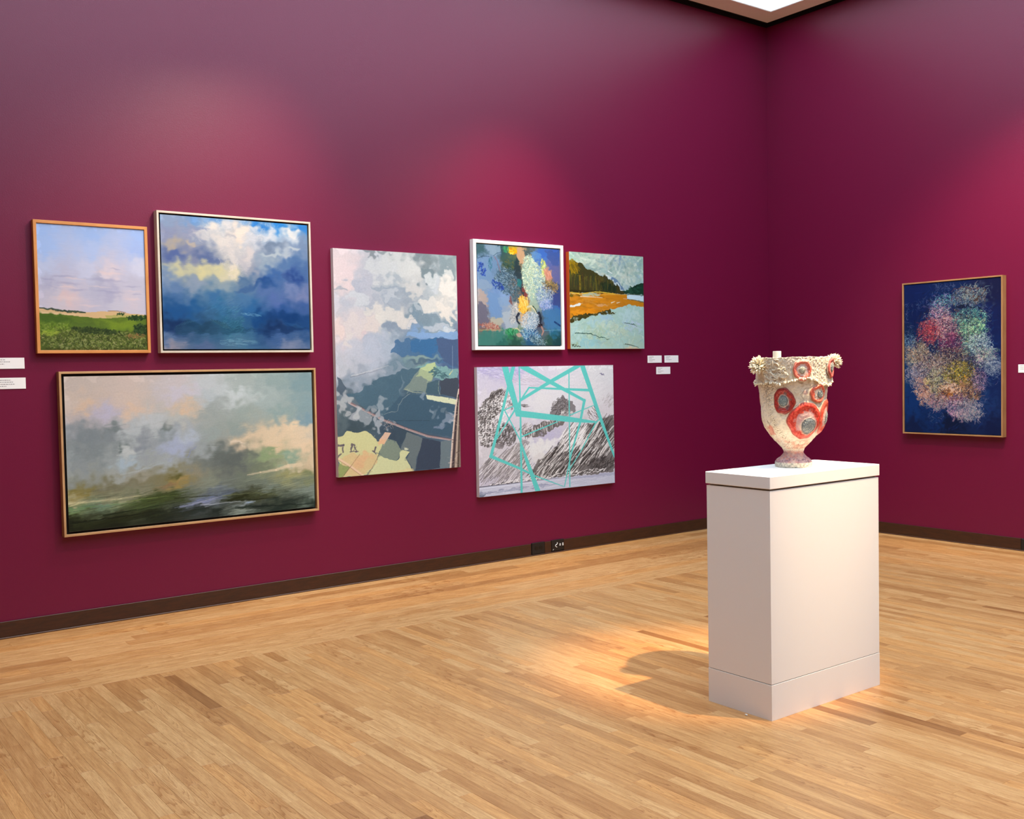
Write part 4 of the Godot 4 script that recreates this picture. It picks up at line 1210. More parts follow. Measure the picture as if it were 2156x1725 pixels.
func art_valley() -> ImageTexture:
	var p := Painter.new(420, 405, v2([105, 87, 1053, 157, 1082, 1328, 145, 1330]), 66, 0.03)
	p.ground([[150, 120, "a9c6b4"], [350, 140, "b4c8b4"], [560, 140, "cfd4c0"], [700, 180, "8aa4b0"], [900, 180, "a9bfb0"], [1020, 220, "9dbcaa"], [250, 220, "9cbcac"], [450, 260, "a6c0b0"], [620, 260, "9ab4b4"], [850, 220, "c2cfbc"],
		[750, 320, "b4c6b6"], [950, 330, "a9c2b0"], [500, 330, "a0b8b4"], [650, 380, "b8ccc8"], [850, 430, "a6c0b8"], [1020, 430, "a9c8cc"], [780, 520, "9cb4bc"], [600, 800, "a4c6bc"], [600, 1200, "a4c6b4"]])
	p.swirl(60)
	for q in [[700, 190, 110, 46, 10, "86a0b4", 0.7], [850, 220, 90, 44, -20, "ccd6c0", 0.8], [480, 150, 110, 22, 0, "d4d8c4", 0.7], [900, 360, 100, 26, -40, "c2d0c0", 0.7], [700, 330, 80, 30, 30, "c4d2c4", 0.7], [400, 210, 140, 16, 20, "88ac9c", 0.7],
			[300, 180, 120, 14, 15, "c0d0bc", 0.6], [1000, 420, 60, 40, -40, "b4d2dc", 0.7], [620, 320, 100, 14, 25, "8ca8b0", 0.6], [820, 480, 60, 20, -30, "94b4bc", 0.7], [960, 260, 70, 20, -50, "90b0a0", 0.6]]:
		p.blob(q[0], q[1], q[2], q[3], q[4], q[5], q[6], 0.6, 36)
	p.flow(200, 620, 300, 520, 180, 10, 230, 46, 0.5, ["b8ccbc", "94b4a8", "cfd8c6", "9cbab4", "90acae", "d6decc"], 0.4)
	p.soften(2.0, 0.4)
	# far range and the gap
	p.poly([640, 410, 700, 440, 760, 500, 815, 575, 800, 595, 740, 540, 660, 470], "6482a0", 0.95, 5)
	p.line([600, 395, 660, 450, 730, 515, 800, 588], 18, "d4e0dc", 0.9, 8, 10)
	p.line([610, 340, 660, 370], 14, "e0eae4", 0.9, 8)
	# wooded slope
	p.poly([100, 232, 180, 218, 240, 236, 330, 310, 430, 345, 500, 385, 580, 402, 640, 452, 700, 497, 760, 560, 835, 632, 600, 618, 100, 608], "3c3a1c", 1.0, 8)
	p.daubs(26, 180, 300, 60, 70, 0, 90, 26, 60, 30, ["8c7010", "a08414", "6a5a14"], 0.85)
	p.daubs(240, 400, 510, 300, 70, 10, 100, 18, 90, 8, ["4a4420", "2c2e18", "54501e", "3a3c24", "44361c", "303a20", "605a20"], 0.7)
	p.daubs(40, 620, 555, 120, 34, 14, 60, 16, 90, 10, ["22301c", "2c3a20", "1c2a1c"], 0.8)
	p.line([248, 400, 256, 585], 18, "86741c", 0.85)
	p.line([130, 590, 300, 600, 560, 606], 22, "2a2812", 0.85)
	p.poly([800, 595, 880, 572, 940, 545, 985, 507, 1070, 497, 1075, 642, 830, 632], "173a2a", 1.0, 5)
	p.daubs(30, 960, 580, 90, 40, -10, 60, 14, 0, 30, ["1f4a34", "102c22", "245040"], 0.8)
	# orange marsh
	p.poly([100, 625, 280, 628, 600, 620, 850, 640, 860, 690, 960, 712, 1075, 745, 1075, 812, 960, 778, 870, 765, 780, 800, 650, 826, 600, 842, 400, 888, 100, 940], "c47e18", 1.0, 5)
	p.poly([100, 628, 270, 640, 260, 665, 100, 665], "645818", 0.9, 4)
	p.line([110, 612, 280, 628, 450, 606, 560, 612, 700, 634], 12, "dcb840", 0.95, 8)
	p.daubs(90, 450, 740, 330, 90, 4, 120, 22, 2, 14, ["cc8418", "b8741c", "d88c1c", "a8701c", "c88a34"], 0.65)
	p.daubs(30, 300, 860, 150, 34, -8, 110, 26, -8, 12, ["dc8c18", "e09424", "c87c14"], 0.8)
	p.poly([270, 640, 400, 612, 520, 634, 500, 660, 300, 662], "aab49c", 0.9, 5)
	p.line([262, 662, 400, 668, 540, 680], 12, "e4ccb0", 0.85, 6)
	p.line([540, 638, 840, 644], 10, "d8a840", 0.7, 5)
	p.poly([110, 772, 190, 765, 215, 748, 262, 752, 258, 782, 190, 796, 110, 796], "dfe8e6", 0.95, 4)
	p.blob(530, 772, 90, 14, -4, "d0a070", 0.85, 0.5, 8)
	p.line([655, 745, 700, 728], 12, "e0dcc8", 0.9, 4)
	p.line([725, 748, 765, 738], 10, "e0d8c0", 0.9, 4)
	p.line([810, 692, 900, 700, 1060, 740], 10, "dca880", 0.8, 6)
	p.poly([845, 655, 900, 640, 1075, 648, 1075, 724, 960, 712, 860, 690], "c6dfe8", 1.0, 4)
	p.line([830, 630, 900, 638, 1065, 650], 8, "48584a", 0.9)
	p.line([860, 700, 960, 712, 1065, 740], 7, "4a4a24", 0.8)
	# bank
	p.poly([100, 945, 270, 890, 420, 882, 560, 850, 645, 828, 655, 860, 710, 885, 560, 892, 400, 912, 250, 962, 100, 1008], "443f1c", 1.0, 8)
	p.daubs(26, 350, 920, 220, 22, -8, 60, 14, -8, 30, ["3a3a18", "5c5424", "2a2c14"], 0.8)
	# water
	p.poly([100, 1010, 250, 964, 400, 915, 560, 893, 715, 888, 655, 850, 660, 822, 780, 800, 870, 766, 960, 778, 1080, 812, 1100, 1345, 100, 1345], "a6c8be", 1.0, 5)
	for q in [[600, 935, 110, 30, -6, "9cbfd8"], [880, 890, 130, 60, -10, "b8d6d8"], [200, 1090, 90, 70, 0, "b2d4d2"], [500, 1160, 190, 70, 10, "a6c0a0"], [620, 1040, 120, 50, 0, "c8d8c2"], [380, 1240, 170, 50, 0, "8ec2cc"], [950, 1040, 110, 34, 8, "bccee4"], [750, 1110, 130, 50, 0, "bccdb2"],
			[950, 1240, 110, 60, 0, "abc4ae"], [200, 1285, 70, 34, 0, "9cb496"], [850, 1000, 80, 30, 20, "aec8da"], [1000, 900, 70, 60, 0, "c2d8cc"], [450, 980, 160, 26, -6, "a8ccd4"]]:
		p.blob(q[0], q[1], q[2], q[3], q[4], q[5], 0.75, 0.8, 36)
	p.flow(260, 620, 1140, 470, 170, 4, 120, 22, 0.5, ["b4d2c8", "9cc2bc", "c6d8c8", "a4c4c0", "b0c8b0", "98c0c8"], 0.3)
	p.line([205, 1136, 300, 1136, 350, 1122, 400, 1140, 470, 1168, 640, 1213], 9, "3c5c54", 0.9, 6, 6)
	p.line([825, 1000, 880, 998, 910, 1022, 945, 1012, 985, 1040], 8, "3c584c", 0.9, 4, 6)
	p.line([840, 1268, 920, 1284, 1010, 1312], 9, "44503c", 0.9, 4)
	p.poly([820, 1330, 900, 1300, 1010, 1312, 1040, 1330], "dcc4a0", 0.8, 6)
	# the painter's mark in the corner
	p.line([165, 1272, 172, 1300, 168, 1285, 190, 1270, 180, 1285, 196, 1304, 206, 1290, 214, 1276, 206, 1300, 224, 1290, 232, 1302, 246, 1292, 258, 1302, 272, 1300], 6, "2c3424", 0.9)
	p.drag(500, 60, 12, 10, 40, 0.05, 0.4)
	return p.texture()

func art_mountain() -> ImageTexture:
	var p := Painter.new(680, 580, v2([135, 110, 1728, 75, 1750, 1455, 170, 1628]), 77, 0.03)
	p.ground([[300, 150, "b6b2cc"], [600, 130, "b2aed0"], [900, 150, "cfccd8"], [1200, 150, "d4d4da"], [1600, 150, "d2d4d6"], [250, 280, "cac6d4"], [700, 250, "d4d0da"], [1100, 400, "d8d8dc"], [1500, 400, "d6d6d8"], [180, 500, "d0ccd4"], [900, 500, "d8d8da"],
		[800, 1050, "dadada"], [950, 920, "bcb8cc"], [300, 1100, "cac6ca"], [300, 1500, "c0bcc8"], [1000, 1450, "b8bccc"], [1600, 1380, "c6c8d4"], [1700, 600, "d0ccd0"], [450, 1250, "b8b2b6"], [1400, 1100, "a8a4a4"], [1600, 900, "b4b0b0"]])
	p.swirl(40)
	p.daubs(160, 420, 170, 280, 70, 6, 80, 6, 10, 30, ["9c96c4", "dcd8ec", "b0a8d0", "c8c4dc", "a49cc8"], 0.6)
	p.daubs(160, 700, 260, 280, 60, 8, 100, 5, 12, 18, ["c4bcc8", "b8b0c8", "e0dce4", "a8a0b0"], 0.55)
	p.daubs(120, 1400, 250, 320, 150, 0, 90, 8, -20, 30, ["dcdce0", "cccdd2", "e2e2e2", "c4c4cc"], 0.5)
	# rock: flecks on the first ridge
	var grey := ["4c4846", "605a58", "75706e", "3e3a3a"]
	p.poly([150, 575, 230, 500, 310, 400, 370, 355, 460, 345, 530, 400, 500, 480, 420, 600, 440, 700, 400, 800, 300, 1020, 200, 1010, 150, 900], "d4d0ce", 0.6, 14)
	p.poly([230, 510, 330, 385, 370, 355, 420, 365, 380, 430, 300, 500], "8a8684", 0.8, 14)
	p.daubs(420, 320, 560, 110, 230, 38, 34, 12, -55, 40, grey, 0.75)
	p.daubs(300, 280, 850, 140, 190, 10, 32, 12, -50, 50, grey, 0.65)
	p.daubs(260, 470, 900, 130, 130, -30, 34, 12, -50, 45, grey, 0.65)
	p.daubs(150, 480, 520, 100, 100, 0, 28, 9, -40, 60, ["7a7674", "e8e6e2", "5a5654", "c0bcb8"], 0.7)
	p.daubs(260, 330, 720, 170, 300, 20, 30, 9, -40, 60, ["f0eeea", "e2dedc", "ffffff"], 0.7)
	p.poly([360, 990, 440, 1010, 430, 1060, 350, 1050], "7c7678", 0.8, 10)
	p.poly([430, 1150, 560, 1010, 740, 960, 700, 1010, 560, 1080, 440, 1170], "8a8486", 0.7, 16)
	# central peak
	p.poly([985, 655, 1020, 570, 1070, 520, 1135, 428, 1190, 490, 1262, 500, 1285, 560, 1290, 615, 1230, 680, 1120, 690], "7c787a", 0.95, 8)
	p.daubs(240, 1120, 570, 110, 110, 0, 26, 7, -45, 50, ["54504f", "6a6668", "94908f", "45403f"], 0.8)
	p.daubs(60, 1180, 640, 90, 40, 0, 24, 7, -60, 40, ["dcdad6", "c8c6c4"], 0.8)
	# the serrated spur
	p.poly([640, 900, 760, 815, 900, 745, 1060, 720, 1200, 720, 1150, 760, 1020, 830, 880, 905, 770, 930], "68625f", 0.9, 14)
	p.daubs(160, 900, 820, 260, 46, -24, 40, 9, 80, 20, ["4a4645", "7c7674", "c4c0be", "e8e4e2", "5c5654"], 0.75)
	p.blob(950, 910, 170, 44, -14, "b8b4cc", 0.7, 0.8, 20)
	p.daubs(60, 700, 820, 80, 50, -30, 46, 9, -45, 20, ["5c5654", "a09a98", "e0dcda"], 0.7)
	# big streaked flanks
	p.poly([760, 1330, 850, 1200, 1020, 1080, 1200, 880, 1280, 810, 1400, 780, 1540, 760, 1640, 700, 1740, 650, 1750, 1320, 1560, 1350, 1300, 1370, 1000, 1400, 800, 1420], "6c6765", 0.9, 12)
	p.daubs(420, 1300, 1090, 480, 190, -28, 170, 13, -47, 9, ["3a3634", "4c4846", "5c5654", "2e2a2a", "d8d6d2", "e6e4e0", "8a8684", "c4c0bc"], 0.8)
	p.daubs(160, 1600, 900, 140, 230, -10, 150, 12, -50, 9, ["3a3634", "4c4846", "e0deda", "d4d0cc", "605a58"], 0.8)
	p.daubs(110, 1280, 930, 160, 150, -40, 150, 14, -50, 7, ["e8e6e4", "dcdad8", "f0eeec", "504c4a"], 0.8)
	p.daubs(200, 1600, 1230, 160, 90, -8, 50, 9, -45, 30, ["2c2828", "3a3635", "4c4846", "6a6462"], 0.75)
	p.daubs(220, 460, 1280, 300, 170, -10, 170, 9, -46, 8, ["8a8486", "a49e9e", "6c6668", "d8d4d4", "e4e0e0", "75706f"], 0.75)
	p.daubs(110, 640, 1130, 110, 130, -20, 110, 9, -50, 10, ["8c8684", "6c6664", "dcd8d6", "b4aeac"], 0.7)
	p.daubs(90, 900, 1330, 170, 60, -10, 90, 10, -45, 12, ["3c3836", "5a5452", "dcdad6", "8c8684"], 0.8)
	p.blob(880, 1040, 120, 90, -10, "dcdcda", 0.9, 0.5, 26)
	p.blob(1000, 1000, 100, 40, -30, "e0e0de", 0.8, 0.6, 20)
	p.blob(860, 1150, 70, 50, -40, "d2cfcc", 0.7, 0.7, 20)
	p.poly([1400, 770, 1440, 640, 1500, 560, 1560, 620, 1560, 700, 1480, 760], "cfcdd2", 0.8, 10)
	p.daubs(40, 1500, 650, 60, 80, 20, 60, 8, 50, 20, ["54504e", "7c7876", "e4e2e0"], 0.8)
	p.daubs(50, 1680, 480, 70, 80, -30, 40, 6, -50, 20, ["8a8686", "a8a4a4", "c4c0c0"], 0.6)
	p.daubs(14, 690, 555, 50, 14, 8, 50, 5, 5, 10, ["4c4846"], 0.8)
	p.daubs(8, 1610, 180, 40, 14, 0, 20, 9, 0, 60, ["5c5a78", "8a88a0"], 0.8)
	p.daubs(200, 1000, 1385, 700, 26, -8, 44, 12, -20, 30, ["f0eeec", "e0dedc", "4a4644"], 0.7)
	# shore
	p.poly([150, 1512, 500, 1470, 850, 1420, 1200, 1385, 1500, 1362, 1760, 1322, 1765, 1470, 150, 1645], "bcc0cf", 1.0, 4)
	p.line([160, 1510, 500, 1470, 800, 1432, 1100, 1400], 9, "50505e", 0.9, 3)
	p.line([160, 1530, 500, 1490, 900, 1440, 1200, 1410], 14, "d4d8e4", 0.8, 5)
	p.poly([150, 1572, 350, 1548, 700, 1500, 900, 1470, 1100, 1462, 900, 1500, 500, 1560, 160, 1600], "8f95ac", 0.85, 10)
	p.poly([1100, 1400, 1400, 1375, 1760, 1330, 1760, 1362, 1300, 1412], "a4a8be", 0.8, 6)
	p.poly([150, 1590, 280, 1570, 180, 1640, 150, 1645], "5f6a7c", 0.8, 8)
	p.daubs(120, 900, 1490, 760, 50, -7, 120, 8, -7, 5, ["c8ccd8", "acb2c6", "d8dae2"], 0.5)
	# turquoise tape lines
	var t := "5fc4bd"
	p.poly([425, 100, 500, 100, 516, 182, 542, 100, 582, 100, 545, 262, 636, 612, 1215, 683, 1545, 738, 1535, 757, 1210, 746, 592, 682, 540, 492, 494, 358], t, 1.0, 0)
	p.line([500, 340, 430, 640, 302, 1150], 26, t, 1.0, 32)
	p.line([300, 1150, 640, 1290, 800, 1370, 1150, 1500], 34, t, 1.0, 7)
	p.line([628, 105, 645, 680, 660, 1565], 13, t, 1.0, 24)
	p.line([672, 100, 970, 265, 1395, 495], 62, t, 1.0, 30)
	p.line([1392, 490, 1340, 760, 1240, 1110, 1160, 1500], 34, t, 1.0, 10)
	p.line([1320, 85, 980, 282, 660, 482, 640, 500], 48, t, 1.0, 22)
	p.line([650, 490, 540, 670, 366, 950], 22, t, 1.0, 12)
	p.line([1366, 82, 1580, 700, 1746, 1150], 58, t, 1.0, 22)
	p.line([1452, 372, 1100, 358, 742, 346], 30, t, 1.0, 16)
	p.line([745, 344, 640, 500, 620, 610], 18, t, 1.0, 14)
	p.line([1210, 165, 1216, 700, 1222, 1500], 13, t, 1.0, 13)
	p.line([1506, 546, 1230, 662], 7, t, 1.0, 13)
	p.line([1080, 742, 660, 918], 11, t, 1.0, 15)
	p.line([455, 612, 575, 556], 12, t, 1.0)
	p.line([455, 606, 560, 800, 640, 960], 12, t, 1.0, 14)
	p.line([640, 960, 720, 1200, 850, 1555], 16, t, 1.0, 56)
	p.line([1585, 690, 1520, 765, 1360, 1070, 1225, 1290], 16, t, 1.0, 10)
	p.weave(0.03)
	return p.texture()

func art_bloom() -> ImageTexture:
	var p := Painter.new(450, 700, v2([95, 180, 1040, 98, 1045, 1620, 110, 1592]), 88, 0.03)
	p.ground([[200, 250, "0c2058"], [500, 220, "0e2454"], [950, 200, "141840"], [200, 450, "0a1c50"], [950, 500, "101c50"], [150, 700, "10284e"], [1000, 800, "0c2258"], [150, 1000, "123868"], [1000, 1100, "0e2458"], [200, 1350, "0c3470"], [400, 1450, "0a2c62"], [900, 1350, "183468"],
		[950, 1550, "0c1a44"], [200, 1560, "0c1e48"], [550, 1570, "0a1838"], [600, 800, "2c2c4c"]])
	p.swirl(40)
	p.daubs(500, 570, 860, 520, 800, 0, 60, 16, 40, 90, ["0c1e54", "142c6c", "0a183f", "12366e", "1a2a60", "0a2050"], 0.45)
	# masses of colour
	for q in [[740, 270, 170, 80, -10, "586878", 0.75], [800, 340, 120, 50, 0, "4a5a68", 0.7], [500, 350, 80, 60, -20, "3c6c80", 0.7], [400, 420, 80, 70, 0, "8a6c9c", 0.7], [480, 560, 130, 110, -20, "b07888", 0.8], [330, 620, 90, 100, 20, "a83848", 0.85], [400, 660, 70, 90, 0, "b8584c", 0.75],
			[720, 480, 150, 80, 10, "44807c", 0.8], [760, 600, 120, 110, 0, "5c9c80", 0.8], [720, 740, 90, 80, 0, "6c9c8c", 0.75], [550, 740, 100, 90, 0, "6c3054", 0.85], [820, 720, 90, 90, 0, "8ca4a8", 0.7], [880, 830, 90, 80, -20, "7c9488", 0.7], [830, 890, 90, 40, -10, "9c7c94", 0.6],
			[220, 850, 100, 100, 0, "9c9484", 0.8], [260, 780, 70, 60, 0, "b8947c", 0.7], [400, 950, 170, 90, 0, "9c8878", 0.75], [560, 830, 130, 60, 0, "5c5458", 0.7], [220, 1020, 90, 90, 0, "847c8c", 0.7], [330, 1150, 90, 120, 10, "d49c80", 0.9], [300, 1240, 60, 90, -20, "d8a08c", 0.85], [420, 1120, 80, 120, 0, "a8a07c", 0.75],
			[640, 1020, 130, 110, 0, "907c34", 0.85], [720, 960, 60, 60, 0, "4c5c60", 0.7], [560, 1120, 110, 70, 0, "a07c4c", 0.8], [590, 1190, 130, 50, 0, "b88050", 0.85], [720, 1150, 90, 90, 0, "787040", 0.75], [520, 1250, 90, 50, 0, "b4703c", 0.8], [760, 1230, 70, 60, 0, "a0685c", 0.75], [440, 1300, 90, 70, 0, "b08890", 0.75],
			[600, 1330, 80, 100, 0, "c08cac", 0.85], [700, 1370, 110, 90, 0, "8c8490", 0.75], [820, 1080, 60, 90, 0, "7c6480", 0.7], [980, 970, 70, 60, 0, "54647c", 0.6], [640, 1430, 80, 40, 0, "a87c8c", 0.7], [760, 1430, 60, 40, 0, "847484", 0.6]]:
		p.blob(q[0], q[1], q[2], q[3], q[4], q[5], q[6] * 0.85, 0.8, 44)
	p.blob(320, 1110, 40, 50, 0, "c8b85c", 0.85, 0.8, 20)
	p.blob(620, 1020, 34, 30, 0, "e0b020", 0.85, 0.7, 20)
	p.blob(680, 1060, 30, 24, 0, "e09030", 0.85, 0.7, 20)
	# tangled petals: light and dark threads
	var areas := [[740, 270, 170, 90, -10, ["90a0a4", "c0b4a8", "3c4048", "6c4c40", "88b0a8", "202840"], 150], [480, 350, 110, 80, -20, ["5cb0b0", "a488c0", "203060", "88c8c0"], 90], [450, 480, 110, 100, 0, ["e0a4b4", "c890a8", "5c4468", "e8c0c0", "a0c0c4"], 120],
		[350, 620, 110, 110, 0, ["d04050", "e06858", "702440", "e89088", "a02c48"], 150], [520, 600, 110, 120, 0, ["e8a8a0", "c8788c", "703c58", "f0c8b8"], 140], [740, 490, 160, 90, 0, ["68c0a8", "2c5460", "a0dcc0", "203c58", "6c4448"], 150], [760, 620, 130, 120, 0, ["90dca8", "c8e8a0", "2c5c5c", "d8e8b8", "38705c"], 190],
		[740, 760, 120, 90, 0, ["a8d0b8", "e0dc98", "30545c", "78b4a4"], 110], [840, 760, 110, 120, -20, ["e8ecec", "a8c4c8", "48687c", "c4d8d0", "607c8c"], 170], [880, 870, 110, 90, -15, ["b8c8a8", "d8a8b8", "405870", "90b0a0"], 130], [550, 750, 120, 100, 0, ["98386c", "501c40", "c86888", "703058"], 140],
		[230, 860, 120, 120, 0, ["e8c8a4", "b0c0ac", "6c5c54", "d8a890", "806848"], 200], [420, 950, 200, 100, 0, ["d8c8ac", "e8b8b0", "4c4444", "a8a890", "b89080"], 260], [560, 850, 160, 70, 0, ["2c2c3c", "8c6c54", "584848", "a89880"], 140], [220, 1040, 100, 110, 0, ["b8b0b8", "e0c0bc", "5c5868", "8c90a4"], 120],
		[430, 1130, 110, 140, 0, ["d8d4a8", "8c9468", "e8dcc0", "5c5c40", "c0a87c"], 200], [640, 1030, 150, 120, 0, ["c8a830", "5c5828", "e8c850", "38402c", "a8842c", "7c8c3c"], 220], [570, 1180, 130, 60, 0, ["f8dcc4", "e8a878", "7c4828", "f0c4a0"], 120], [530, 1240, 110, 50, 0, ["d88030", "a05020", "e8b060", "6c3820"], 110],
		[730, 1190, 120, 110, 0, ["a88450", "d0a080", "4c4030", "785c38", "c07c64"], 170], [430, 1300, 100, 80, 0, ["e0a8a8", "c08890", "5c5468", "a8b0a8"], 120], [620, 1340, 100, 110, 0, ["e8b4c4", "d090b8", "7c6480", "e8ccc0"], 140], [740, 1380, 120, 100, 0, ["c8b0b4", "9c98a4", "4c4c68", "e0c4b8", "7898a0"], 170],
		[830, 1090, 70, 110, 0, ["a080a0", "3c3c60", "c8a4b8"], 90], [960, 960, 90, 80, 0, ["8898ac", "405478", "b8c0c4", "6c7c94"], 100], [280, 1200, 70, 130, -15, ["e8b8a0", "d09078", "a8705c", "f0d0b8"], 90], [150, 720, 60, 60, 0, ["5c7c98", "8ca8b8", "2c4870"], 40]]
	for a in areas:
		p.flow(a[6] * 2, a[0], a[1], a[2] * 1.15, a[3] * 1.15, a[4], 46, 6, 1.0, a[5], 0.75)
		p.flow(a[6] * 3, a[0], a[1], a[2], a[3], a[4], 26, 5, 1.2, a[5], 0.85)
	p.flow(2000, 545, 830, 350, 560, -8, 60, 6, 1.2, ["101c48", "1a1c38", "2c2030", "0c2050", "3c2838"], 0.6)
	p.flow(500, 545, 830, 330, 540, -8, 30, 4, 1.2, ["f0e8d0", "f8d0c8", "c8f0d8", "e8f0f0", "f0d898"], 0.75)
	# stray filaments round the rim and small round buds
	for k in 150:
		var w := TAU * k / 150.0
		var r := 1.0 + 0.12 * sin(w * 7.0) + 0.06 * sin(w * 17.0)
		var x := 545.0 + cos(w) * 400.0 * r + 60.0 * sin(w + 0.6)
		var y := 830.0 + sin(w) * 590.0 * r
		p.flow(5, x, y, 40, 40, 0, 50, 5, 1.0, ["405a84", "6c7c98", "2c4474", "847c98"], 0.6)
	for q in [[530, 1085], [565, 1190], [640, 1185], [500, 1170], [595, 1130], [610, 1210], [550, 1150]]:
		p.blob(q[0], q[1], 20, 15, 0, "ecc4a8", 0.8, 0.6, 14)
	p.line([600, 395, 720, 380, 860, 400], 14, "101830", 0.85, 8, 12)
	p.line([770, 330, 850, 270, 890, 215], 16, "3c2824", 0.8, 6, 10)
	p.line([560, 230, 700, 200, 860, 205], 8, "7c4a40", 0.7, 4, 12)
	p.line([280, 1090, 290, 1160, 320, 1230, 350, 1270], 6, "7c4c40", 0.8, 3, 8)
	return p.texture()

# ---- frames and stretched canvases
func canvas_mesh(x0: float, x1: float, y0: float, y1: float, z0: float, z1: float, face: Material, edge: Material) -> ArrayMesh:
	var am := ArrayMesh.new()
	var st := start()
	quad(st, Vector3(x0, y1, z1), Vector3(x1, y1, z1), Vector3(x1, y0, z1), Vector3(x0, y0, z1))
	st.commit(am)
	am.surface_set_material(0, face)
	st = start()
	var f := [Vector3(x0, y0, z1), Vector3(x1, y0, z1), Vector3(x1, y1, z1), Vector3(x0, y1, z1)]
	var b := [Vector3(x0, y0, z0), Vector3(x1, y0, z0), Vector3(x1, y1, z0), Vector3(x0, y1, z0)]
	for i in 4:
		var j := (i + 1) % 4
		quad(st, f[i], f[j], b[j], b[i])
	quad(st, b[0], b[1], b[2], b[3])
	st.commit(am)
	am.surface_set_material(1, edge)
	return am

func rail(a: Vector3, b: Vector3, ai: Vector3, bi: Vector3, depth: float) -> ArrayMesh:
	var st := start()
	var z := Vector3(0, 0, depth)
	var c := 0.0012
	var zc := Vector3(0, 0, depth - c)
	# a and b are the outer corners, ai and bi the inner ones; the front edges are eased
	var la := [a, a + zc, a.lerp(ai, 0.08) + z, a.lerp(ai, 0.92) + z, ai + zc, ai]
	var lb := [b, b + zc, b.lerp(bi, 0.08) + z, b.lerp(bi, 0.92) + z, bi + zc, bi]
	add_hull(st, [la, lb])
	return st.commit()

func picture(label: String, r: Array, depth: float, tex: ImageTexture, frame: Dictionary, right_wall := false) -> void:
	var o := thing("framed_painting" if frame.has("rail") else "canvas_painting", label, "painting", Vector3.ZERO)
	var w: float = r[1] - r[0]
	var h: float = r[3] - r[2]
	if right_wall:
		o.position = Vector3(-0.001, r[2], r[0])
		o.rotation_degrees.y = -90
	else:
		o.position = Vector3(r[0], r[2], 0.001)
	var face := StandardMaterial3D.new()
	face.albedo_texture = tex
	var g: float = frame.get("gain", 0.92)
	face.albedo_color = Color(g, g, g)
	face.roughness = frame.get("gloss", 0.5)
	face.metallic_specular = 0.25
	if frame.has("rail"):
		var fw: float = frame.width
		var gap: float = frame.gap
		var co := [Vector3(0, 0, 0), Vector3(w, 0, 0), Vector3(w, h, 0), Vector3(0, h, 0)]
		var ci := [Vector3(fw, fw, 0), Vector3(w - fw, fw, 0), Vector3(w - fw, h - fw, 0), Vector3(fw, h - fw, 0)]
		for i in 4:
			var j := (i + 1) % 4
			put("frame_rail", rail(co[j], co[i], ci[j], ci[i], depth), frame.rail, o)
		if gap > 0.0:
			put("frame_liner", box(Vector3(fw * 0.5, fw * 0.5, 0.004), Vector3(w - fw * 0.5, h - fw * 0.5, depth * 0.45), 0.001), mat("08080a", 0.7), o)
		var q := fw + gap
		put("canvas", canvas_mesh(q, w - q, q, h - q, 0.006, depth - frame.sunk, face, mat(frame.edge, 0.7)), null, o)
	else:
		put("canvas", canvas_mesh(0, w, 0, h, 0.0, depth, face, mat(frame.edge, 0.7)), null, o)

func wood(hex_a: String, hex_b: String, sd: int, rough := 0.5) -> StandardMaterial3D:
	var m := StandardMaterial3D.new()
	var img := Image.create(128, 128, false, Image.FORMAT_RGB8)
	var n := noise_of(sd, 1.0, 3)
	for y in 128:
		for x in 128:
			img.set_pixel(x, y, Color(hex_a).lerp(Color(hex_b), clampf(0.5 + n.get_noise_2d(x * 0.02, y * 0.02) * 0.5, 0.0, 1.0)))
	m.albedo_texture = ImageTexture.create_from_image(img)
	m.uv1_triplanar = true
	m.uv1_scale = Vector3(1.5, 1.5, 1.5)
	m.roughness = rough
	return m

func build_paintings() -> void:
	picture("green field landscape under a pale blue sky in a thin oak frame", [-6.8834, -6.2028, 1.711, 2.5189], 0.045, art_field(),
		{"rail": wood("d6904c", "b87434", 3), "width": 0.019, "gap": 0.0, "sunk": 0.008, "edge": "c8b8a8", "gloss": 0.6, "gain": 0.88})
	picture("blue seascape with white sunlit clouds in a champagne silver frame", [-6.1437, -5.0621, 1.7104, 2.63], 0.056, art_sea(),
		{"rail": wood("d8cdbc", "b8aa96", 4, 0.4), "width": 0.014, "gap": 0.010, "sunk": 0.006, "edge": "101216", "gloss": 0.5, "gain": 0.84})
	picture("wide misty green moorland painting in a gold wood frame with black liner", [-6.77, -5.0519, 0.5792, 1.5983], 0.058, art_mist(),
		{"rail": wood("c89c6c", "a87c50", 5), "width": 0.014, "gap": 0.016, "sunk": 0.008, "edge": "0c0c0c", "gloss": 0.6, "gain": 0.91})
	picture("tall unframed canvas of clouds above dark blue farmland seen from the air", [-4.8825, -3.8123, 0.8013, 2.4599], 0.038, art_aerial(), {"edge": "d8ccc8"})
	picture("blue abstract painting with a yellow leaping figure in a white frame", [-3.6562, -2.7298, 1.7225, 2.6005], 0.048, art_abstract(),
		{"rail": mat("eeeae4", 0.5), "width": 0.028, "gap": 0.008, "sunk": 0.006, "edge": "101418", "gloss": 0.5, "gain": 0.86})
	picture("unframed canvas of an orange marsh and green river valley with orange edges", [-2.6626, -1.791, 1.7292, 2.5553], 0.042, art_valley(), {"edge": "c85a12", "gain": 0.9})
	picture("unframed canvas of a snowy grey mountain crossed by turquoise lines", [-3.6381, -2.1727, 0.5446, 1.5856], 0.038, art_mountain(), {"edge": "d6ccc8", "gain": 0.95})
	picture("dark navy painting of a tangled pastel bouquet in a thin tan frame", [1.5258, 2.4316, 0.9282, 2.2585], 0.06, art_bloom(),
		{"rail": wood("b08458", "94683c", 6), "width": 0.012, "gap": 0.004, "sunk": 0.008, "edge": "0c1020", "gloss": 0.6, "gain": 0.84}, true)

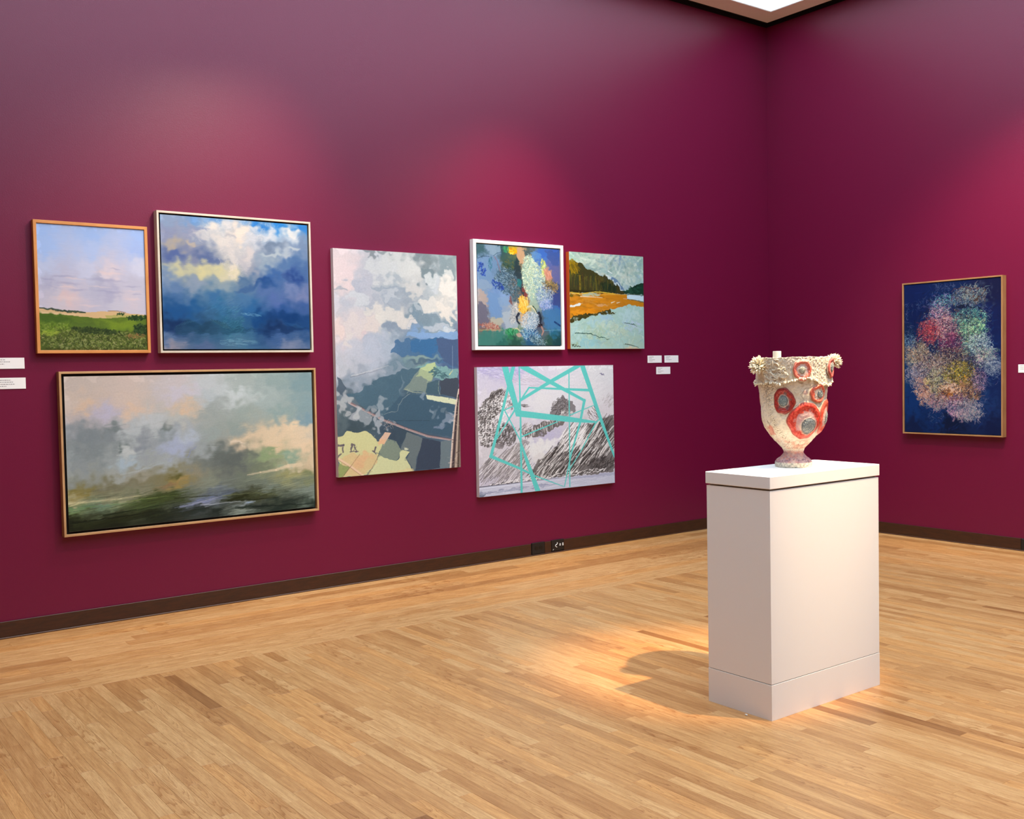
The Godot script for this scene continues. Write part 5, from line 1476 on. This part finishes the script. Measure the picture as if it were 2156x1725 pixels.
# ---- the clay urn: zx, zy are sketch coordinates of its view from the camera side (zy runs down)
const URN_SCALE := 2597.0
const URN_MID := 718.0
const URN_LOW := 1585.0
var urn_right := Vector3(0.7995, 0, 0.6006)
var urn_front := Vector3(-0.6006, 0, 0.7995)
var urn_noise: FastNoiseLite
var urn_fine: FastNoiseLite
const URN_PROFILE := [[0.0, 0.085], [0.022, 0.086], [0.028, 0.083], [0.0366, 0.077], [0.048, 0.0617], [0.0597, 0.051], [0.071, 0.046], [0.0905, 0.054], [0.11, 0.072], [0.129, 0.0905], [0.148, 0.105], [0.1675, 0.1195],
	[0.1945, 0.1357], [0.225, 0.1444], [0.264, 0.148], [0.302, 0.150], [0.341, 0.154], [0.379, 0.159], [0.418, 0.163], [0.456, 0.166], [0.495, 0.168], [0.514, 0.167]]

func urn_radius(h: float) -> float:
	for i in URN_PROFILE.size() - 1:
		var a: Array = URN_PROFILE[i]
		var b: Array = URN_PROFILE[i + 1]
		if h <= b[0]:
			# rounded between the stations
			var p: Array = URN_PROFILE[maxi(i - 1, 0)]
			var n: Array = URN_PROFILE[mini(i + 2, URN_PROFILE.size() - 1)]
			return cubic_interpolate(a[1], b[1], p[1], n[1], clampf((h - a[0]) / (b[0] - a[0]), 0.0, 1.0))
	return URN_PROFILE[-1][1]

func urn_point(a: float, h: float, r: float) -> Vector3:
	return (urn_right * sin(a) + urn_front * cos(a)) * r + Vector3(0, h, 0)

func grid_mesh(cols: int, rows: int, wrap: bool, f: Callable) -> ArrayMesh:
	# f(i, j) gives [point, colour]; columns run round, rows run up
	var st := start()
	for j in rows:
		for i in cols:
			var v: Array = f.call(i, j)
			st.set_color(v[1])
			st.add_vertex(v[0])
	for j in rows - 1:
		for i in (cols if wrap else cols - 1):
			var k := (i + 1) % cols
			var a := j * cols + i
			var b := j * cols + k
			var c := (j + 1) * cols + k
			var d := (j + 1) * cols + i
			for q in [a, d, c, a, c, b]:
				st.add_index(q)
	st.generate_normals()
	return st.commit()

func clay_colour(p: Vector3, dirt: float) -> Color:
	var n := urn_noise.get_noise_3dv(p * 14.0) * 0.5 + 0.5
	var f := urn_fine.get_noise_3dv(p * 90.0)
	var c := Color("e6dcc8").lerp(Color("cfc2a8"), n * 0.7)
	var crack := 1.0 - smoothstep(0.0, 0.10, absf(urn_noise.get_noise_3dv(p * 34.0 + Vector3(4, 2, 9))))
	c = c.lerp(Color("8f8270"), crack * (0.32 + dirt * 0.6))
	c = c.lerp(Color("a39684"), clampf(f * dirt * 1.6, 0.0, 0.8))
	return c

func urn_sketch(a: float, h: float, r: float) -> Vector2:
	return Vector2(URN_MID + sin(a) * r * URN_SCALE, URN_LOW - h * URN_SCALE)

func near_path(q: Vector2, path: Array) -> float:
	var best := 1e9
	for i in range(0, path.size() - 2, 2):
		var a := Vector2(path[i], path[i + 1])
		var b := Vector2(path[i + 2], path[i + 3])
		best = minf(best, q.distance_to(Geometry2D.get_closest_point_to_segment(q, a, b)))
	return best

func urn_body(i: int, j: int, cols: int, rows: int) -> Array:
	var a := TAU * i / cols
	if a > PI:
		a -= TAU
	# rows: outside from the neck to the rim, then inside back down
	var up := rows * 3 / 4
	var h := 0.0
	var r := 0.0
	if j < up:
		h = lerpf(0.082, 0.514, float(j) / (up - 1))
		r = urn_radius(h)
	else:
		h = lerpf(0.514, 0.105, float(j - up) / (rows - 1 - up))
		r = maxf(urn_radius(h) - 0.011, 0.004)
		if j == rows - 1:
			r = 0.002
	var p := urn_point(a, h, r)
	var q := urn_sketch(a, h, r)
	var facing := cos(a) > 0.0
	var dirt := 0.12
	var bump := urn_noise.get_noise_3dv(p * 26.0) * 0.0035 + urn_fine.get_noise_3dv(p * 80.0) * 0.0005
	var c := Color.WHITE
	if j < up:
		# lace-like crust down one side
		var lace := clampf(1.0 - absf(a + 1.05) / 0.42, 0.0, 1.0) * smoothstep(0.27, 0.31, h)
		var lace2 := clampf(1.0 - absf(a - 1.75) / 0.4, 0.0, 1.0) * smoothstep(0.20, 0.30, h)
		lace = maxf(lace, lace2)
		bump += lace * (absf(urn_fine.get_noise_3dv(p * 60.0)) * 0.010 + urn_fine.get_noise_3dv(p * 140.0) * 0.003)
		dirt += lace * 0.8
		c = clay_colour(p, dirt)
		if facing:
			# the beaded chain that runs down to the neck
			var d := near_path(q, [392, 880, 408, 960, 430, 1050, 480, 1130, 540, 1200, 620, 1275])
			if d < 34.0:
				var w := 1.0 - d / 34.0
				bump += w * (0.0025 + 0.003 * absf(urn_fine.get_noise_3dv(p * 150.0)))
				c = c.lerp(Color("e8dcc0"), w * 0.5).lerp(Color("857660"), clampf(urn_fine.get_noise_3dv(p * 130.0 + Vector3(3, 3, 3)) * w * 2.2, 0.0, 0.8))
			# fine drawn lines in the clay
			for path in [[640, 800, 625, 860, 600, 900, 560, 920], [365, 1010, 420, 1110, 445, 1160], [700, 790, 640, 830], [900, 620, 760, 610, 700, 690, 740, 750]]:
				var d2 := near_path(q, path)
				if d2 < 6.0:
					c = c.lerp(Color("77685a"), 0.6 * (1.0 - d2 / 6.0))
			if q.distance_to(Vector2(755, 665)) < 28.0:
				c = c.lerp(Color("c08080"), 0.4)
			var stain := near_path(q, [395, 1080, 440, 1170]) + 26.0 * urn_noise.get_noise_3dv(p * 60.0)
			if stain < 26.0:
				c = c.lerp(Color("c86858"), 0.6 * smoothstep(26.0, 8.0, stain))
		# blushes of red glaze above the neck
		var blush := smoothstep(0.155, 0.115, h) * clampf(urn_noise.get_noise_3dv(p * 30.0) * 1.6 + 0.35 + 0.5 * sin(a - 0.1), 0.0, 1.0)
		c = c.lerp(Color("cc7860"), blush * 0.6)
		var lines := 1.0 - smoothstep(0.0, 0.12, absf(urn_fine.get_noise_3dv(p * 55.0)))
		c = c.lerp(Color("8f6858"), lines * smoothstep(0.15, 0.11, h) * 0.7)
		bump += lines * smoothstep(0.15, 0.11, h) * -0.0015
	else:
		c = clay_colour(p, 0.3)
	return [p + (urn_right * sin(a) + urn_front * cos(a)) * bump, c]

func urn_foot(i: int, j: int, cols: int, rows: int) -> Array:
	var a := TAU * i / cols
	var t := float(j) / (rows - 1)
	var h := lerpf(0.0, 0.088, t)
	var r := urn_radius(h)
	if j == 0:
		r = 0.001
		h = 0.0005
	elif j == 1:
		h = 0.0005
		r = 0.0835
	var p := urn_point(a, h, r)
	var n := urn_noise.get_noise_3dv(p * 24.0)
	var f := urn_fine.get_noise_3dv(p * 85.0)
	var c := clay_colour(p, 0.55)
	c = c.lerp(Color("7d8078"), clampf(f * 1.2, 0.0, 0.7))
	if h > 0.024:
		c = Color("a58286").lerp(Color("c7aa9a"), clampf(n * 1.2 + 0.4, 0.0, 1.0))
		c = c.lerp(Color("6c4a54"), clampf(f * 1.8 * smoothstep(0.07, 0.03, h), 0.0, 0.8))
		c = c.lerp(Color("c88070"), clampf(urn_noise.get_noise_3dv(p * 40.0 + Vector3(7, 0, 0)) * 1.4, 0.0, 0.6))
		c = c.lerp(clay_colour(p, 0.6), smoothstep(0.07, 0.085, h))
	var bump := n * 0.0015 + f * 0.0016
	return [p + (urn_right * sin(a) + urn_front * cos(a)) * bump, c]

func collar_low(a: float) -> float:
	return 0.402 + 0.008 * sin(a * 5.0 + 0.7) + 0.010 * sin(a * 3.0 + 2.0) + urn_noise.get_noise_2d(a * 9.0, 3.0) * 0.008

func urn_collar(i: int, j: int, cols: int, rows: int) -> Array:
	var a := TAU * i / cols
	if a > PI:
		a -= TAU
	var half := rows / 2
	var inner := j >= half
	var t := float(j) / (half - 1) if not inner else 1.0 - float(j - half) / (rows - half - 1)
	var lo := collar_low(a)
	var top := 0.519 + urn_noise.get_noise_2d(a * 5.0, 8.0) * 0.004
	var h := lerpf(lo, top, t)
	var edge := pow(1.0 - t, 3.0)
	var r := urn_radius(minf(h, 0.51)) + 0.004
	# pleats and folds
	var fold := urn_noise.get_noise_2d(a * 16.0, h * 60.0)
	var ruffle := sin(a * 34.0 + 2.0 * urn_noise.get_noise_2d(a * 6.0, 1.0))
	r += 0.0045 * maxf(0.0, fold) + edge * (0.003 + 0.004 * ruffle)
	# swollen folds at both ends of the visible side
	var side := clampf(1.0 - absf(a + 0.95) / 0.4, 0.0, 1.0) + clampf(1.0 - absf(a - 1.15) / 0.5, 0.0, 1.0)
	r += side * (0.006 + 0.008 * absf(urn_fine.get_noise_2d(a * 30.0, h * 90.0)))
	r += 0.004 * smoothstep(0.5, 1.0, t)
	if inner:
		r -= 0.0045
	var p := urn_point(a, h, r)
	var c := clay_colour(p, 0.08 + side * 0.15)
	return [p, c]

func urn_rosette(o: Node3D, clay: Material, q: Array) -> void:
	# q: sketch x, y, half width, half height, heart x, y (share of the half sizes), heart size, colours, lift
	var h0: float = (URN_LOW - q[1]) / URN_SCALE
	var r0 := urn_radius(h0)
	var a0 := 0.0
	var wide := 1.0
	if q.size() > 9:
		a0 = q[9]
	else:
		a0 = asin(clampf((q[0] - URN_MID) / URN_SCALE / r0, -0.97, 0.97))
		wide = maxf(cos(a0), 0.45)
	var ha: float = q[2] / URN_SCALE / r0 / wide
	var hh: float = q[3] / URN_SCALE
	var cols := 84
	var rows := 30
	var ring_a := Color(q[7][0])
	var ring_b := Color(q[7][1])
	var mid := Color(q[7][2])
	var heart := Color(q[7][3])
	var sd: float = q[0] * 0.37 + q[1]
	var f := func(i: int, j: int) -> Array:
		var w := TAU * i / cols
		var t := float(j) / (rows - 1) * 1.06
		var wob := 1.0 + 0.035 * sin(w * 3.0 + sd) + 0.025 * sin(w * 5.0 + sd * 2.0) + 0.02 * sin(w * 9.0 + sd)
		var x := cos(w) * t * wob
		var y := sin(w) * t * wob
		var a := a0 + x * ha
		var h := clampf(h0 - y * hh, 0.09, 0.517)
		var e := Vector2(x - q[4], y - q[5]).length() / float(q[6])
		var n := urn_noise.get_noise_3d(x * 3.0, y * 3.0, sd)
		var g := urn_fine.get_noise_3d(x * 11.0, y * 11.0, sd)
		var lift: float = q[8]
		# raised rolled rim, a hollow, then a beaded heart
		var up := 0.0012 + 0.0055 * exp(-pow((t - 0.82) / 0.12, 2.0)) + 0.0012 * g * smoothstep(1.0, 0.7, t)
		up += 0.0025 * maxf(0.0, n) * smoothstep(1.0, 0.6, t)
		var c := mid
		if e < 1.0:
			var bead := sin(x * 70.0 + 2.0 * sin(y * 40.0)) * sin(y * 70.0)
			up += 0.005 * sqrt(1.0 - e * e) + 0.0016 * maxf(0.0, bead)
			c = heart.lerp(Color("d8d8c8"), clampf(bead * 1.3, 0.0, 0.85)).lerp(Color("3c464c"), clampf(-bead * 0.5, 0.0, 0.4))
			if e > 0.86:
				c = c.lerp(Color("4c4a48"), 0.6)
		else:
			c = mid.lerp(Color("e0d4c4"), clampf(0.5 + n, 0.0, 1.0) * 0.7)
			var red := smoothstep(0.50, 0.66, t + n * 0.28)
			c = c.lerp(ring_a.lerp(ring_b, clampf(0.5 + g * 1.3 + n * 0.6, 0.0, 1.0)), red)
			if e < 1.18:
				c = c.lerp(Color("d8ccb8"), 0.6)
		var dark := exp(-pow((t - 0.965) / 0.022, 2.0))
		c = c.lerp(Color("6f5a4c"), dark * 0.85)
		if t > 1.0:
			c = Color("d6cab2")
			up = -0.001
		var r := urn_radius(h) + lift + up
		return [urn_point(a, h, r), c]
	put("rosette", grid_mesh(cols, rows, true, f), clay, o)

func urn_blossom(o: Node3D, clay: Material, a0: float, h0: float, out: float, count: int, length: float, sd: int) -> void:
	var r := RandomNumberGenerator.new()
	r.seed = sd
	var c0 := urn_point(a0, h0, urn_radius(h0) + out)
	var n := (urn_right * sin(a0) + urn_front * cos(a0)).normalized()
	var st := start()
	for k in count:
		# petals spread over a dome that faces outward and up
		var t := acos(1.0 - r.randf() * 1.05)
		var w := r.randf() * TAU
		var side := Vector3.UP.cross(n).normalized()
		var axis := (n * 0.8 + Vector3.UP * 0.45).normalized()
		var u := axis.cross(side).normalized()
		var d := (axis * cos(t) + (side * cos(w) + u * sin(w)) * sin(t)).normalized()
		var l := length * r.randf_range(0.7, 1.15)
		var base := c0 + d * 0.006
		var tip := base + d * l
		var bend := (base + tip) * 0.5 + Vector3(r.randf_range(-1, 1), r.randf_range(-1, 1), r.randf_range(-1, 1)) * 0.003
		tube_at(st, [base, bend, base.lerp(tip, 0.85), tip], [0.0024, 0.0036, 0.0031, 0.0012], 6)
	put("blossom", st.commit(), clay, o)

func build_vase() -> void:
	urn_noise = noise_of(901, 1.0, 3)
	urn_fine = noise_of(902, 1.0, 2)
	var o := thing("clay_urn", "cream clay urn with red-ringed rosettes and ruffled rim on the white pedestal", "urn", VASE_AT)
	var clay := StandardMaterial3D.new()
	clay.vertex_color_use_as_albedo = true
	clay.vertex_color_is_srgb = true
	clay.roughness = 0.55
	put("foot", grid_mesh(140, 48, true, urn_foot.bind(140, 48)), clay, o)
	put("bowl", grid_mesh(340, 280, true, urn_body.bind(340, 280)), clay, o)
	put("collar", grid_mesh(520, 120, true, urn_collar.bind(520, 120)), clay, o)
	var red := ["b8241c", "e2604a", "c08a8c", "6c7c84"]
	urn_rosette(o, clay, [765, 1010, 210, 225, 0.20, 0.26, 0.44, red, 0.003])
	urn_rosette(o, clay, [516, 765, 112, 160, -0.05, -0.02, 0.42, ["7c1614", "b83c30", "6c4848", "5c7478"], 0.001])
	urn_rosette(o, clay, [925, 680, 104, 112, 0.25, 0.10, 0.40, ["d84834", "e88468", "e4d8c0", "8c9c98"], 0.001])
	urn_rosette(o, clay, [1052, 975, 82, 215, 0.25, 0.05, 0.40, ["d03c2c", "e67458", "cc9c94", "7c8888"], 0.003])
	urn_rosette(o, clay, [708, 395, 106, 128, -0.02, -0.02, 0.34, ["c84c44", "e89880", "dcc0b8", "b4b49c"], 0.009])
	urn_rosette(o, clay, [1092, 372, 62, 125, 0.05, -0.02, 0.46, ["b44040", "d47464", "c89c98", "6c7c80"], 0.014])
	var rest := [["c03028", "e06a50", "c49890", "6c7c84"], ["a82820", "d4604c", "b88888", "70807c"], ["c83c30", "e87c60", "d8bcb0", "808c8c"]]
	var at := [[2.5, 960.0], [-2.4, 760.0], [3.1, 720.0]]
	for i in 3:
		urn_rosette(o, clay, [700, at[i][1], 170, 180, 0.1, 0.1, 0.42, rest[i % 3], 0.0, at[i][0]])
	var white := mat("e6dcc2", 0.6)
	urn_blossom(o, white, -1.25, 0.480, 0.014, 190, 0.041, 5)
	urn_blossom(o, white, 1.40, 0.494, 0.016, 140, 0.034, 6)
	# ragged fringe under the collar
	var st := start()
	var r := RandomNumberGenerator.new()
	r.seed = 77
	for k in 150:
		var a := TAU * k / 150.0 + r.randf_range(-0.03, 0.03)
		var h := collar_low(a)
		var rr := urn_radius(h) + 0.012 + r.randf_range(-0.002, 0.004)
		var p := urn_point(a, h + 0.004, rr)
		var d := urn_point(a + r.randf_range(-0.5, 0.5), 0, 1.0) * 0.6 + Vector3(0, r.randf_range(-1.0, 0.2), 0)
		var z := r.randf_range(0.6, 1.35)
		tube_at(st, [p, p + d * 0.005 * z, p + d * 0.011 * z], [0.0036 * z, 0.0036 * z, 0.0018 * z], 7)
	put("fringe", st.commit(), mat("e0d6be", 0.6), o)
	# curled coils of clay on the shaded side of the collar
	st = start()
	for k in 34:
		var a := r.randf_range(-1.15, -0.42)
		var h := r.randf_range(0.425, 0.500)
		var pts := []
		var rad := []
		var w := r.randf() * TAU
		var curl := r.randf_range(-0.55, 0.55)
		for s in 7:
			pts.append(urn_point(a, h, urn_radius(h) + 0.0125))
			rad.append(0.0034 * (1.0 - absf(s - 3.0) * 0.12))
			w += curl
			a += cos(w) * 0.030
			h = clampf(h + sin(w) * 0.0052, 0.418, 0.508)
		tube_at(st, pts, rad, 7)
	put("coils", st.commit(), mat("ddd2ba", 0.6), o)
	# a plain white tube stands in the urn
	var pos := VASE_AT + urn_right * -0.065 + urn_front * -0.035 + Vector3(0, 0.150, 0)
	var tube := thing("white_tube", "plain white tube sticking up out of the clay urn", "tube", pos)
	st = start()
	tube_at(st, [Vector3(0, 0, 0), Vector3(0, 0.398, 0), Vector3(0, 0.400, 0)], [0.0195, 0.0195, 0.0185], 28)
	put("tube", st.commit(), mat("d8d6cc", 0.5), tube)
